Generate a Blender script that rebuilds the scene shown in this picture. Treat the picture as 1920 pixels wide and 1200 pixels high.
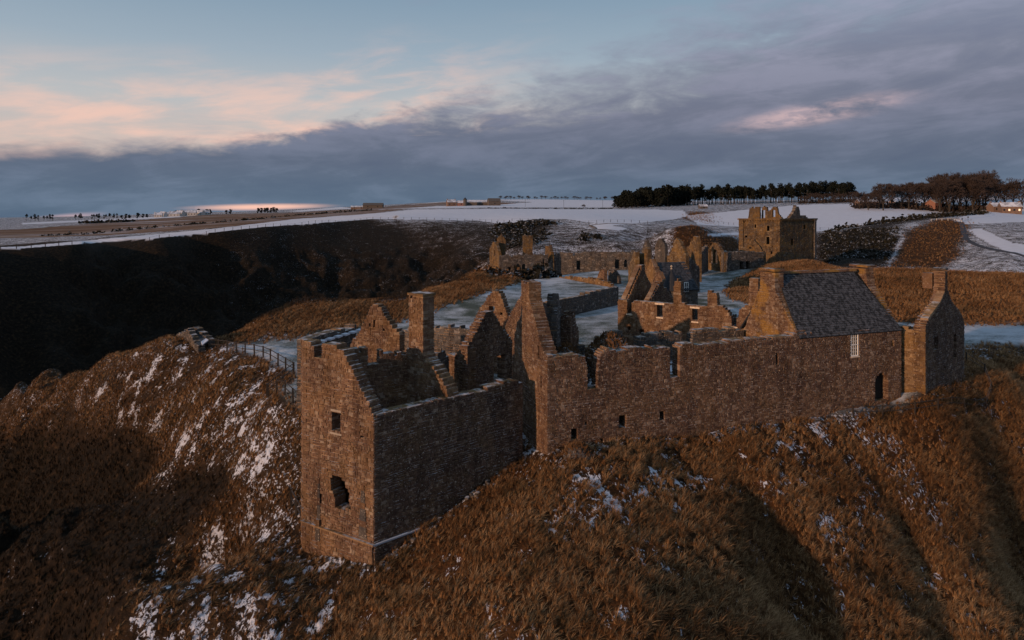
import bpy, bmesh, math, random
import numpy as np
from mathutils import Vector
R = math.radians
scene = bpy.context.scene
for o in list(bpy.data.objects): bpy.data.objects.remove(o)
COL = scene.collection
random.seed(7); RNG = np.random.default_rng(11)

# ---------------------------------------------------------------- camera, light, exposure
HCAM = 16.0; FPX = 1250.0
cam_data = bpy.data.cameras.new('camera'); cam = bpy.data.objects.new('camera', cam_data); COL.objects.link(cam)
cam.location = (0, 0, HCAM); cam.rotation_euler = (R(90), 0, 0)
cam_data.sensor_width = 36; cam_data.lens = 36 * FPX / 1920; cam_data.shift_y = -200 / 1920
cam_data.clip_start = 0.5; cam_data.clip_end = 20000
scene.camera = cam
SUN_AZ = (-0.775, -0.63); SUN_EL = R(11)
sd = bpy.data.lights.new('sun', 'SUN'); sd.energy = 3.1; sd.angle = R(0.9); sd.color = (1.0, 0.60, 0.35)
sun = bpy.data.objects.new('sun', sd); COL.objects.link(sun)
sv = Vector((SUN_AZ[0] * math.cos(SUN_EL), SUN_AZ[1] * math.cos(SUN_EL), math.sin(SUN_EL)))
sun.rotation_euler = sv.to_track_quat('Z', 'Y').to_euler(); sun.location = (-60, -40, 60)
scene.view_settings.view_transform = 'Standard'; scene.view_settings.look = 'None'
scene.view_settings.exposure = 0.0; scene.view_settings.gamma = 1.0; scene.view_settings.use_curve_mapping = False
scene.render.engine = 'CYCLES'

# ---------------------------------------------------------------- node helper
def lin(r, g, b):
    f = lambda c: (c / 255 / 12.92) if c / 255 <= .04045 else ((c / 255 + .055) / 1.055) ** 2.4
    return (f(r), f(g), f(b), 1)
class NT:
    def __init__(s, tree): s.t = tree; s.n = tree.nodes; s.l = tree.links
    def node(s, typ, **kw):
        n = s.n.new(typ)
        for k, v in kw.items(): setattr(n, k, v)
        return n
    def put(s, sock, v):
        if v is None: return
        if hasattr(v, 'is_output') or isinstance(v, bpy.types.NodeSocket): s.l.new(v, sock)
        else: sock.default_value = v
    def m(s, op, a, b=None, c=None, clamp=False):
        n = s.node('ShaderNodeMath', operation=op, use_clamp=clamp)
        s.put(n.inputs[0], a); s.put(n.inputs[1], b); s.put(n.inputs[2], c); return n.outputs[0]
    def ss(s, x, a, b, lo=0., hi=1.):
        n = s.node('ShaderNodeMapRange', interpolation_type='SMOOTHSTEP'); s.put(n.inputs[0], x)
        for i, v in zip((1, 2, 3, 4), (a, b, lo, hi)): s.put(n.inputs[i], v)
        return n.outputs[0]
    def mix(s, f, a, b, blend='MIX'):
        n = s.node('ShaderNodeMix', data_type='RGBA', blend_type=blend); s.put(n.inputs[0], f); s.put(n.inputs[6], a); s.put(n.inputs[7], b); return n.outputs[2]
    def noise(s, vec, scale, detail=3, rough=.55, dist=0.):
        n = s.node('ShaderNodeTexNoise'); s.put(n.inputs['Vector'], vec)
        n.inputs['Scale'].default_value = scale; n.inputs['Detail'].default_value = detail
        n.inputs['Roughness'].default_value = rough; n.inputs['Distortion'].default_value = dist; return n.outputs[0]
    def comb(s, x, y, z):
        n = s.node('ShaderNodeCombineXYZ'); s.put(n.inputs[0], x); s.put(n.inputs[1], y); s.put(n.inputs[2], z); return n.outputs[0]
    def sep(s, v):
        n = s.node('ShaderNodeSeparateXYZ'); s.put(n.inputs[0], v); return n.outputs
    def scalev(s, v, k):
        n = s.node('ShaderNodeVectorMath', operation='MULTIPLY'); s.put(n.inputs[0], v); n.inputs[1].default_value = k; return n.outputs[0]
    def attr(s, name):
        return s.node('ShaderNodeAttribute', attribute_name=name).outputs['Fac']
    def ramp(s, f, stops):
        n = s.node('ShaderNodeValToRGB'); e = n.color_ramp.elements
        while len(e) < len(stops): e.new(.5)
        for i, (p, c) in enumerate(stops): e[i].position = p; e[i].color = c if len(c) == 4 else (*c, 1)
        s.put(n.inputs[0], f); return n.outputs[0]
    def curve(s, x, pts):
        n = s.node('ShaderNodeFloatCurve'); c = n.mapping.curves[0]
        n.mapping.use_clip = False
        c.points[0].location = pts[0]; c.points[1].location = pts[-1]
        for p in pts[1:-1]: c.points.new(*p)
        for p in c.points: p.handle_type = 'AUTO_CLAMPED'
        n.mapping.update(); s.put(n.inputs['Value'], x); return n.outputs[0]

# ---------------------------------------------------------------- world: dusk sky
world = bpy.data.worlds.new('World'); scene.world = world; world.use_nodes = True
w = NT(world.node_tree); w.n.clear()
tc = w.node('ShaderNodeTexCoord').outputs['Generated']
X, Y, Z = w.sep(tc)
az = w.m('ARCTAN2', X, Y)
hyp = w.m('SQRT', w.m('ADD', w.m('MULTIPLY', X, X), w.m('MULTIPLY', Y, Y)))
e = w.m('DIVIDE', Z, w.m('MAXIMUM', hyp, .02))
azn = w.m('MULTIPLY_ADD', az, 1 / (2 * math.pi), .5)
def pxaz(px): return math.atan((px - 960) / FPX) / (2 * math.pi) + .5
def pxe(px, py): return (HCAM * 0 + (400 - py) / FPX) * math.cos(math.atan((px - 960) / FPX))
def bank(pts):
    return [(0, .25), (.2, .12)] + [(pxaz(a), pxe(a, b)) for a, b in pts] + [(.7, .62), (.85, .5), (1, .25)]
bnd = w.curve(azn, bank([(-100, 285), (45, 280), (300, 274), (540, 265), (640, 240), (760, 215), (930, 190), (1100, 158), (1200, 125), (1350, 60), (1500, 0), (1900, -130)]))
# streaky cloud coordinates: long in azimuth, short in elevation, tilted a little
p1 = w.comb(w.m('MULTIPLY', az, 3.0), w.m('MULTIPLY_ADD', az, -1.6, w.m('MULTIPLY', e, 16)), 0)
p2 = w.comb(w.m('MULTIPLY', az, 6.0), w.m('MULTIPLY_ADD', az, -2.6, w.m('MULTIPLY', e, 26)), 4.0)
p3 = w.comb(w.m('MULTIPLY', az, 7.0), w.m('MULTIPLY', e, 20), 9.0)
n1 = w.noise(p1, 1.3, 8, .62, .6); n2 = w.noise(p2, 1.2, 7, .58, .3); n3 = w.noise(p3, 1.4, 8, .6, .4)
n4 = w.noise(p3, 5.0, 6, .6, .3)
soft = w.ss(az, -.35, .35, .014, .085)
edge = w.m('ADD', bnd, w.m('MULTIPLY', w.m('ADD', w.m('SUBTRACT', n3, .5), w.m('MULTIPLY', w.m('SUBTRACT', n4, .5), .22)), w.ss(az, -.6, .3, .04, .24)))
mask = w.ss(w.m('DIVIDE', w.m('SUBTRACT', edge, e), soft), -1.0, 1.0)
# clear air
nish = w.node('ShaderNodeTexSky', sky_type='NISHITA'); nish.sun_disc = False
nish.sun_elevation = SUN_EL; nish.sun_rotation = math.atan2(SUN_AZ[0], SUN_AZ[1]); nish.air_density = 1; nish.dust_density = 1.5
clear = w.ramp(w.ss(e, .04, .42), [(0, lin(190, 172, 164)), (.22, lin(172, 174, 176)), (.5, lin(144, 159, 172)), (.8, lin(124, 145, 163)), (1, lin(112, 134, 155))])
clear = w.mix(.93, w.mix(1., nish.outputs[0], (.06, .06, .06, 1), 'MULTIPLY'), clear)
# peach cirrus on the left above the bank
cir = w.m('MULTIPLY', w.ss(n2, .40, .72), w.ss(w.m('SUBTRACT', e, bnd), .15, .03))
cir = w.m('MULTIPLY', cir, w.ss(az, .14, -.28))
clear = w.mix(w.m('MULTIPLY', cir, .8), clear, lin(222, 182, 166))
grey = w.m('MULTIPLY', w.ss(n1, .56, .80), w.ss(az, -.5, .25, .15, .55))
clear = w.mix(grey, clear, lin(128, 136, 156))
# the bank: slate blue at its foot, lilac higher, with soft mottling
bc = w.ramp(w.ss(e, -.01, .30), [(0, lin(82, 99, 118)), (.18, lin(88, 98, 116)), (.5, lin(103, 108, 125)), (.8, lin(114, 119, 136)), (1, lin(120, 127, 146))])
mot = w.m('ADD', w.m('MULTIPLY', w.ss(n1, .3, .7), .7), w.m('MULTIPLY', w.ss(n3, .3, .7), .55))
bc = w.mix(1., bc, w.ramp(mot, [(0, (.86, .88, .92, 1)), (.5, (1.0, 1.0, 1.0, 1)), (1, (1.3, 1.24, 1.22, 1))]), 'MULTIPLY')
def blob(px0, py0, wa, we, tilt=.12):
    a0 = math.atan((px0 - 960) / FPX); e0 = pxe(px0, py0)
    da = w.m('DIVIDE', w.m('SUBTRACT', az, a0), wa); de = w.m('DIVIDE', w.m('SUBTRACT', w.m('SUBTRACT', e, w.m('MULTIPLY', w.m('SUBTRACT', az, a0), tilt)), e0), we)
    r = w.m('SQRT', w.m('ADD', w.m('MULTIPLY', da, da), w.m('MULTIPLY', de, de)))
    return w.ss(r, 1.0, .15)
pk = w.m('MULTIPLY', blob(1530, 212, .15, .022), w.ss(n3, .36, .60))
pk = w.m('MULTIPLY', pk, w.ss(n4, .35, .6, .45, 1.))
bc = w.mix(w.m('MULTIPLY', pk, .8), bc, lin(196, 168, 168))
# thin bright break low on the horizon
lowb = w.m('MULTIPLY', blob(490, 388, .12, .0062, .02), w.ss(n4, .25, .45, .5, 1))
bc = w.mix(w.m('MULTIPLY', lowb, 1.0), bc, lin(226, 178, 160))
lowc = blob(110, 410, .06, .007)
bc = w.mix(w.m('MULTIPLY', lowc, .7), bc, lin(190, 160, 165))
sky = w.mix(mask, clear, bc)
bg = w.node('ShaderNodeBackground'); w.l.new(sky, bg.inputs[0]); bg.inputs[1].default_value = 1.26
out = w.node('ShaderNodeOutputWorld'); w.l.new(bg.outputs[0], out.inputs[0])

# ---------------------------------------------------------------- materials
MATS = {}
def newmat(name):
    m = bpy.data.materials.new(name); m.use_nodes = True; t = NT(m.node_tree); t.n.clear()
    b = t.node('ShaderNodeBsdfPrincipled'); o = t.node('ShaderNodeOutputMaterial'); t.l.new(b.outputs[0], o.inputs[0])
    b.inputs['Specular IOR Level'].default_value = .25
    MATS[name] = m; return m, t, b
def bump(t, b, h, strength=.5, dist=.05):
    n = t.node('ShaderNodeBump'); n.inputs['Strength'].default_value = strength; n.inputs['Distance'].default_value = dist
    t.l.new(h, n.inputs['Height']); t.l.new(n.outputs[0], b.inputs['Normal'])
SNOW = (.70, .72, .80, 1)
def stone_mat(name, stops, lichen=.0, speck=.5, snow=.55, k=1.0):
    m, t, b = newmat(name)
    g = t.node('ShaderNodeNewGeometry'); P = g.outputs['Position']
    tint = t.attr('tint')
    big = t.noise(P, .35, 4, .6); mid = t.noise(P, 2.6 * k, 5, .65); fine = t.noise(P, 13 * k, 4, .6)
    c = t.ramp(tint, stops)
    streak = t.noise(t.scalev(P, (1., 1., .14)), 1.1, 4, .6)
    c = t.mix(.45, c, (*stops[1][1][:3], 1) if False else (*[(stops[1][1][i] + stops[2][1][i]) / 2 for i in range(3)], 1))
    c = t.mix(1., c, t.ramp(mid, [(.25, (.62, .60, .60, 1)), (.5, (1, 1, 1, 1)), (.78, (1.35, 1.32, 1.28, 1))]), 'MULTIPLY')
    c = t.mix(1., c, t.ramp(big, [(.3, (.72, .70, .70, 1)), (.6, (1.08, 1.05, 1, 1)), (.8, (1.2, 1.1, .95, 1))]), 'MULTIPLY')
    c = t.mix(1., c, t.ramp(streak, [(.35, (.66, .62, .60, 1)), (.52, (1, 1, 1, 1)), (.7, (1.12, 1.12, 1.1, 1))]), 'MULTIPLY')
    sp = t.m('MULTIPLY', t.ss(t.noise(P, 7.5 * k, 3, .75), .60, .67), speck)
    c = t.mix(sp, c, (.52, .44, .36, 1))
    if lichen > 0:
        lm = t.m('MULTIPLY', t.ss(t.noise(P, .55, 3, .55), .46, .60), lichen)
        c = t.mix(lm, c, (.30, .16, .035, 1))
    nz = t.sep(g.outputs['Normal'])[2]
    sm = t.m('MULTIPLY', t.ss(nz, .88, .97), t.m('MULTIPLY', t.ss(t.noise(P, 1.3, 4, .6), .45, .62), snow))
    gm = t.m('MULTIPLY', t.ss(nz, .8, .95), t.ss(t.noise(P, .9, 3, .6), .42, .55))
    c = t.mix(t.m('MULTIPLY', gm, .6), c, (.09, .065, .022, 1))
    c = t.mix(sm, c, SNOW)
    t.l.new(c, b.inputs['Base Color']); b.inputs['Roughness'].default_value = .92
    bump(t, b, t.m('ADD', mid, t.m('MULTIPLY', fine, .5)), .7, .06)
    return m
BROWN = [(0, (.07, .038, .026)), (.35, (.135, .075, .048)), (.65, (.21, .125, .08)), (.88, (.30, .20, .13)), (1, (.46, .37, .29))]
PURP = [(0, (.065, .042, .040)), (.35, (.115, .075, .065)), (.65, (.18, .125, .10)), (.88, (.27, .20, .16)), (1, (.46, .40, .36))]
GREY = [(0, (.04, .038, .042)), (.5, (.10, .092, .09)), (.85, (.17, .155, .15)), (1, (.40, .36, .34))]
OCHRE = [(0, (.08, .046, .024)), (.5, (.17, .10, .05)), (.85, (.27, .17, .085)), (1, (.42, .31, .2))]
BROWN = [(p, tuple(q * 0.765 for q in c)) for p, c in BROWN]
PURP = [(p, tuple(q * 0.648 for q in c)) for p, c in PURP]
GREY = [(p, tuple(q * 0.720 for q in c)) for p, c in GREY]
OCHRE = [(p, tuple(q * 0.765 for q in c)) for p, c in OCHRE]
stone_mat('brown_rubble', BROWN, .12)
stone_mat('grey_rubble', GREY, .05, .7); stone_mat('ochre_rubble', OCHRE, .22)
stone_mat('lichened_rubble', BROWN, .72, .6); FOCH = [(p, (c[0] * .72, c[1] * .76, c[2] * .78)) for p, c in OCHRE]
PURP = [(p, (c[0] * 1.10, c[1] * .97, c[2] * .84)) for p, c in PURP]
stone_mat('purple_rubble', PURP, .06, .9)
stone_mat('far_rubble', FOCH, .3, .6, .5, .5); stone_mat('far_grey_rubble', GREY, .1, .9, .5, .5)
stone_mat('lime_mortar', [(0, (.15, .095, .055)), (.5, (.25, .165, .10)), (1, (.31, .21, .13))], .15, .4)
def flat_mat(name, col, rough=.8, nscale=3., amt=.3, metal=0, bmp=.3, snow=0., dist=.02, spec=.25):
    m, t, b = newmat(name); g = t.node('ShaderNodeNewGeometry'); P = g.outputs['Position']
    n = t.noise(P, nscale, 5, .6)
    tt = t.attr('tint')
    lo = tuple(c * (1 - amt) for c in col) + (1,); hi = tuple(c * (1 + amt) for c in col) + (1,)
    c = t.ramp(n, [(.3, lo), (.7, hi)])
    c = t.mix(1., c, t.ramp(tt, [(0, (1, 1, 1, 1)), (.01, (.6, .6, .6, 1)), (.5, (1, 1, 1, 1)), (1, (1.5, 1.45, 1.4, 1))]), 'MULTIPLY')
    if snow > 0:
        nz = t.sep(g.outputs['Normal'])[2]
        sm = t.m('MULTIPLY', t.ss(nz, .4, .8), t.m('MULTIPLY', t.ss(t.noise(P, nscale * .6, 4, .6), .42, .58), snow))
        c = t.mix(sm, c, SNOW)
    t.l.new(c, b.inputs['Base Color']); b.inputs['Roughness'].default_value = rough; b.inputs['Metallic'].default_value = metal
    b.inputs['Specular IOR Level'].default_value = spec
    if bmp: bump(t, b, n, bmp, dist)
    return m
flat_mat('slate', (.024, .026, .030), .85, 6., .4, snow=.10)
flat_mat('dark_slate', (.022, .025, .032), .7, 5., .3, snow=.05)
flat_mat('dressed_stone', (.42, .34, .26), .85, 4., .2)
flat_mat('white_paint', (.72, .70, .66), .5, 3., .06, bmp=0)
flat_mat('glass_pane', (.012, .014, .018), .08, 3., .1, bmp=0, spec=.6)
flat_mat('weathered_timber', (.040, .032, .027), .85, 9., .3, snow=.1)
flat_mat('galvanised', (.2, .2, .21), .5, 4., .2, bmp=0)
flat_mat('bark', (.055, .045, .036), .95, 3., .3)
flat_mat('winter_twigs', (.036, .027, .024), .95, 1., .3, bmp=0)
flat_mat('pine_needles', (.008, .011, .008), .95, .6, .5, bmp=0)
flat_mat('gorse', (.014, .013, .008), .95, .8, .5, bmp=0, snow=.3)
flat_mat('bramble', (.085, .045, .02), .95, .8, .5, bmp=0, snow=.25)
flat_mat('harling_white', (.5, .47, .44), .9, 2., .1); flat_mat('pink_harling', (.26, .13, .10), .9, 1., .12)
flat_mat('barn_cladding', (.10, .085, .075), .8, .8, .2); flat_mat('brown_walling', (.17, .11, .08), .9, 1., .25)
flat_mat('snowy_roof', (.32, .33, .37), .9, .5, .2, snow=.8)
flat_mat('earth', (.05, .034, .022), .95, 1.2, .4, snow=.55); flat_mat('snowy_floor', (.10, .08, .06), .95, 1.2, .4, snow=1.)
flat_mat('track_snow', (.58, .59, .66), .9, .5, .15); flat_mat('wet_track', (.045, .045, .055), .8, .5, .3)
flat_mat('dark_cloth', (.012, .014, .02), .9, 5., .2, bmp=0); flat_mat('skin', (.35, .2, .14), .6, 5., .1, bmp=0)
# grass blades
m, t, b = newmat('dry_grass'); oi = t.node('ShaderNodeObjectInfo').outputs['Random']
g = t.node('ShaderNodeNewGeometry'); P = g.outputs['Position']
pn = t.m('MULTIPLY_ADD', t.noise(P, .12, 4, .6), .9, t.m('MULTIPLY', t.attr('tint'), .55))
pn = t.m('ADD', pn, t.m('MULTIPLY', t.m('SUBTRACT', oi, .5), .25))
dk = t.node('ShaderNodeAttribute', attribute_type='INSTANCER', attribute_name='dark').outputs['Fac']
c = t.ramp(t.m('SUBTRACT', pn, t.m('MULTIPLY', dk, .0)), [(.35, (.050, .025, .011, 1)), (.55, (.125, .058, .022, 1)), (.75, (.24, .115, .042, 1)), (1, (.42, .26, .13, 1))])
c = t.mix(t.ss(dk, .05, .75, 0., .93), c, (.014, .009, .005, 1))  # blades blackened in dark zones, ravine shade put into their colour
grn = t.ss(t.noise(P, .22, 3, .6), .56, .66)
c = t.mix(t.m('MULTIPLY', grn, .45), c, (.045, .040, .018, 1))
t.l.new(c, b.inputs['Base Color']); b.inputs['Roughness'].default_value = .85
# water
m, t, b = newmat('sea_water'); b.inputs['Base Color'].default_value = (.01, .018, .022, 1); b.inputs['Roughness'].default_value = .12
bump(t, b, t.noise(t.node('ShaderNodeNewGeometry').outputs['Position'], .5, 6, .6), .5, .6)
# lit window
m, t, b = newmat('lit_window'); b.inputs['Emission Color'].default_value = (1, .55, .18, 1); b.inputs['Emission Strength'].default_value = .9

# ---------------------------------------------------------------- object helpers
def tag(o, label=None, cat=None, group=None, kind=None):
    for k, v in (('label', label), ('category', cat), ('group', group), ('kind', kind)):
        if v: o[k] = v
    return o
def empty(name, loc, rz=0, label=None, cat=None, group=None):
    o = bpy.data.objects.new(name, None); COL.objects.link(o); o.location = loc; o.rotation_euler = (0, 0, rz); o.empty_display_size = .3
    return tag(o, label, cat, group)
class MB:
    def __init__(s): s.v = []; s.f = []; s.mi = []; s.t = []; s.n = 0; s.mats = []
    def mat(s, m):
        if m not in s.mats: s.mats.append(m)
        return s.mats.index(m)
    def add(s, vs, fs, m, tint=.5):
        i = s.mat(m); s.v.extend([tuple(map(float, p)) for p in vs])
        for f in fs: s.f.append(tuple(a + s.n for a in f)); s.mi.append(i); s.t.append(tint)
        s.n += len(vs)
    def box(s, a, b, m, tint=.5):
        (x0, y0, z0), (x1, y1, z1) = a, b
        s.add([(x0, y0, z0), (x1, y0, z0), (x1, y1, z0), (x0, y1, z0), (x0, y0, z1), (x1, y0, z1), (x1, y1, z1), (x0, y1, z1)], BOXF, m, tint)
    def hexa(s, p8, m, tint=.5): s.add(p8, BOXF, m, tint)
    def bar(s, a, b, r, m, tint=.5, n=4, r2=None):
        a = Vector(a); b = Vector(b); d = (b - a); L = d.length
        if L < 1e-6: return
        d /= L; u = d.cross(Vector((0, 0, 1)))
        if u.length < .05: u = Vector((1, 0, 0))
        u.normalize(); v = d.cross(u); r2 = r if r2 is None else r2
        ring = lambda c, rr: [c + (u * math.cos(2 * math.pi * (k + .5) / n) + v * math.sin(2 * math.pi * (k + .5) / n)) * rr for k in range(n)]
        fs = [(k, (k + 1) % n, n + (k + 1) % n, n + k) for k in range(n)] + [tuple(range(n))[::-1], tuple(range(n, 2 * n))]
        s.add(ring(a, r) + ring(b, r2), fs, m, tint)
    def mesh(s, name):
        me = bpy.data.meshes.new(name); me.from_pydata(s.v, [], s.f)
        for m in s.mats: me.materials.append(MATS[m])
        me.polygons.foreach_set('material_index', s.mi)
        at = me.attributes.new('tint', 'FLOAT', 'FACE'); at.data.foreach_set('value', s.t)
        me.update(); return me
    def build(s, name, parent=None, kind=None):
        o = bpy.data.objects.new(name, s.mesh(name)); COL.objects.link(o)
        if parent is not None:
            o.parent = parent; o.matrix_parent_inverse = parent_world(parent).inverted()
        if kind: o['kind'] = kind
        return o
def parent_world(p):
    from mathutils import Matrix
    m = Matrix.LocRotScale(p.location, p.rotation_euler, p.scale)
    if p.parent is not None: m = parent_world(p.parent) @ p.matrix_parent_inverse @ m
    return m
BOXF = [(0, 3, 2, 1), (4, 5, 6, 7), (0, 1, 5, 4), (1, 2, 6, 5), (2, 3, 7, 6), (3, 0, 4, 7)]
def pt(px, D): return ((px - 960) / FPX * D, D)
def P3(px, py, D): return ((px - 960) / FPX * D, D, HCAM - (py - 400) / FPX * D)
def zat(py, D): return HCAM - (py - 400) / FPX * D
def copy_tree(o, parent=None):
    c = o.copy(); COL.objects.link(c)
    if parent is not None: c.parent = parent; c.matrix_parent_inverse = o.matrix_parent_inverse
    for ch in [q for q in o.children]: copy_tree(ch, c)
    return c

# ---------------------------------------------------------------- terrain
def _hash(ix, iy, s):
    h = (ix.astype(np.int64) * 374761393 + iy.astype(np.int64) * 668265263 + s * 2147483647) & 0xffffffff
    h = ((h ^ (h >> 13)) * 1274126177) & 0xffffffff
    return ((h ^ (h >> 16)) & 0xffff) / 65535.0
def vnoise(x, y, s=0):
    ix = np.floor(x); iy = np.floor(y); fx = x - ix; fy = y - iy
    fx = fx * fx * (3 - 2 * fx); fy = fy * fy * (3 - 2 * fy)
    a = _hash(ix, iy, s); b_ = _hash(ix + 1, iy, s); c_ = _hash(ix, iy + 1, s); d = _hash(ix + 1, iy + 1, s)
    return (a * (1 - fx) + b_ * fx) * (1 - fy) + (c_ * (1 - fx) + d * fx) * fy
def fbm(x, y, sc, octv=4, s=0, ridged=False, gain=.5):
    r = 0; amp = 1; tot = 0
    for k in range(octv):
        n = vnoise(x * sc + 17.3 * k, y * sc - 9.1 * k, s + k)
        if ridged: n = 1 - np.abs(2 * n - 1)
        r = r + amp * n; tot += amp; amp *= gain; sc *= 2.03
    return r / tot
# control points: (px, py, distance); ('z', px, z, distance) for ground the camera cannot see
CP = [(200,1175,36),(250,1150,36),(400,1060,40),(560,940,47),(566,1030,42.6),(620,1100,38.5),(500,1175,35),(720,1175,34),(703,1063,39.3),(760,1090,37.5),(850,940,43.5),(985,862,47),
 (150,1100,46),(60,1000,62),(60,1150,52),(45,900,88),(330,1010,50),(400,900,56),(500,850,53),(300,850,66),(250,950,60),(450,980,47),(200,800,76),(120,880,77),(100,780,92),(560,800,54),
 (300,645,86),(200,672,96),(100,712,116),(45,737,130),(400,662,80),(350,650,84),(200,730,86),(300,720,79),(420,720,68),(480,760,62),(100,760,100),(40,800,100),
 (480,660,77),(560,652,79),(560,720,62.5),(520,740,60),(560,760,57),(440,645,82),
 (960,1175,30),(960,1060,34.5),(960,1000,37),(1100,1090,33),(1200,1000,37.5),(1200,1175,30),(1300,900,45),(1400,950,42),(1360,1060,36.5),(1450,1090,38),(1500,1175,35),(1600,1000,43.5),(1600,860,50),(1750,900,51),(1750,1050,43.5),(1850,1175,39.5),(1850,800,60),(1850,950,52.5),(1900,1060,52),
 (1027,855,45.3),(1200,832,47.5),(1370,812,50.5),(1500,790,53),(1600,765,55.3),(1687,745,57),(1737,747,56),(1807,712,62.5),(1880,722,66),(1950,760,68),(1880,650,80),(1950,640,84),(1860,680,72),
 (420,640,86),(600,612,94),(700,602,99),(480,600,103),(560,563,118),(640,568,121),(720,562,127),(800,545,140),(860,528,155),(905,515,170),(950,518,170),(640,600,99),(560,600,98),
 (1430,535,148),(1420,560,125),(1450,512,158),(1520,492,168),(1560,500,155),(1370,548,135),(1330,600,100),
 (1650,507,130),(1750,508,128),(1850,512,124),(1950,520,120),(1650,600,100),(1750,608,96),(1880,612,94),(1700,550,112),(1850,560,108),
 (1700,500,235),(1800,500,225),(1870,500,205),(1600,490,225),(1600,440,285),(1545,432,315),(1650,425,310),(1700,440,280),(1760,414,330),(1800,415,325),(1800,455,265),(1850,450,265),(1880,430,290),(1950,430,290),(1900,480,220),(1950,490,215),
 (1350,422,370),(1450,425,340),(1550,432,320),(1660,418,350),(1780,396,470),(1860,400,420),(1950,405,420),(1300,400,450),(1400,392,500),(1500,384,560),(1700,385,500),(1850,378,520),(1950,375,520),
 (1160,390,620),(1280,386,620),(1400,382,650),(1620,374,650),(1400,378,950),(1620,371,950),(1850,370,950),
 (45,466,180),(45,461,200),(45,455,240),(45,446,310),(150,452,215),(150,444,280),(300,441,250),(300,432,330),(400,430,270),(400,423,340),(500,420,300),(500,415,380),(-300,480,132),(-100,474,152),(-100,467,190),(-100,458,235),(-100,448,300),(-100,700,138),(-300,470,190),(-300,455,290),(600,412,340),(600,408,450),(150,458,192),(300,447,215),(400,436,232),(500,426,250),(600,418,272),(700,412,295),(800,413,300),(900,417,300),(1000,413,300),(1100,420,285),(1150,424,275),(1250,422,300),(1000,440,255),(1100,445,245),(1000,470,215),(1150,470,215),(1250,450,240),(900,460,235),(850,490,225),
 (1290,424,240),(1250,436,236),(1330,450,230),(1330,430,250),
 (100,690,149),(45,700,150),(250,640,168),(150,600,168),(60,560,166),(300,560,186),(200,520,192),(450,545,208),(400,490,222),(600,545,222),(560,480,240),(750,490,245),(660,500,232),(640,450,262),(780,450,262),(820,520,226),(850,440,262),(700,550,215),(880,500,215),
 (45,432,420),(200,440,330),(300,418,500),(500,404,600),(45,416,800),(200,412,900),(350,404,900),(550,397,900),(700,388,900),(700,400,480),(900,392,480),(900,385,700),(780,383,1100),(900,375,1300),(1000,374,1500),(1150,377,1500),(1050,392,560),(1100,390,620),(-300,440,420),(-300,420,800)]
ZP = [(300,-13,108),(200,-19,118),(400,-8,104),(480,-6,118),(560,-9,136),(640,-8,140),(720,-8,147),(800,-6,160),(870,-6,178),(930,-3,190),(350,-24,135),(200,-31,140),(100,-29,138),(45,-24,140),(-100,-36,128),(-300,-36,112),(60,-22.5,144),(500,-18,155),(600,-16,170),(700,-13,182),(800,-8,196),
 (1100,0,100),(1050,0,60),(1200,0,70),(1200,0,154),(1330,0,125),(1350,0,165),(1000,0,150),(1020,0,168),(1100,0,182),(1180,0,190),(1300,0,196),(1450,0,200),(1500,1,205),(1540,0,200),(830,0,105),(900,0,90),(900,0,60),(1000,0,62),(1400,0,65),(1550,0,68),(1700,0,70),(1800,0,78),(700,0,80),(750,0,65),(650,-.5,56),(700,-1,50),(960,0,52),(1250,0,56),(1450,0,60),
 (1100,-2,205),(1000,-2,200),(1250,-2,212),(1400,-4,222),(1500,-6,225),(1600,-8,190),(1700,-8,170),(1800,-8,165),(1900,-8,160),(1950,-6,165),
 (960,-9,14),(200,-16,14),(1700,-12,14),(960,-5,24),(1700,-10,30),(60,-22,30),(-300,-26,60),(-300,-24,100),(-300,-20,30),(2200,-10,40),(2200,-4,70),(2200,0,100),(2200,4,200),(2200,14,300),(2200,24,600),
 (45,-4,2500),(500,8,2500),(960,35,2500),(1400,38,2500),(1900,40,2500),(2200,40,2500),(-300,-6,2500),(45,-40,5500),(960,-20,5500),(1900,-20,5500),(-300,-40,5500),(2200,-20,5500)]
pts = [(*pt(p[0], p[2]), zat(p[1], p[2])) for p in CP] + [(*pt(p[0], p[2]), p[1]) for p in ZP]
pts = np.array(pts)
def warp(x, y): return x / (y + 6.0) * 1.6, np.log(y + 6.0)
cu, cv = warp(pts[:, 0], pts[:, 1]); n = len(pts)
def phi(r2): return np.sqrt(r2 + .0016)
A = phi((cu[:, None] - cu) ** 2 + (cv[:, None] - cv) ** 2) * -1 + np.eye(n) * -.0
Pm = np.stack([np.ones(n), cu, cv], 1)
M = np.block([[A, Pm], [Pm.T, np.zeros((3, 3))]])
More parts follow.
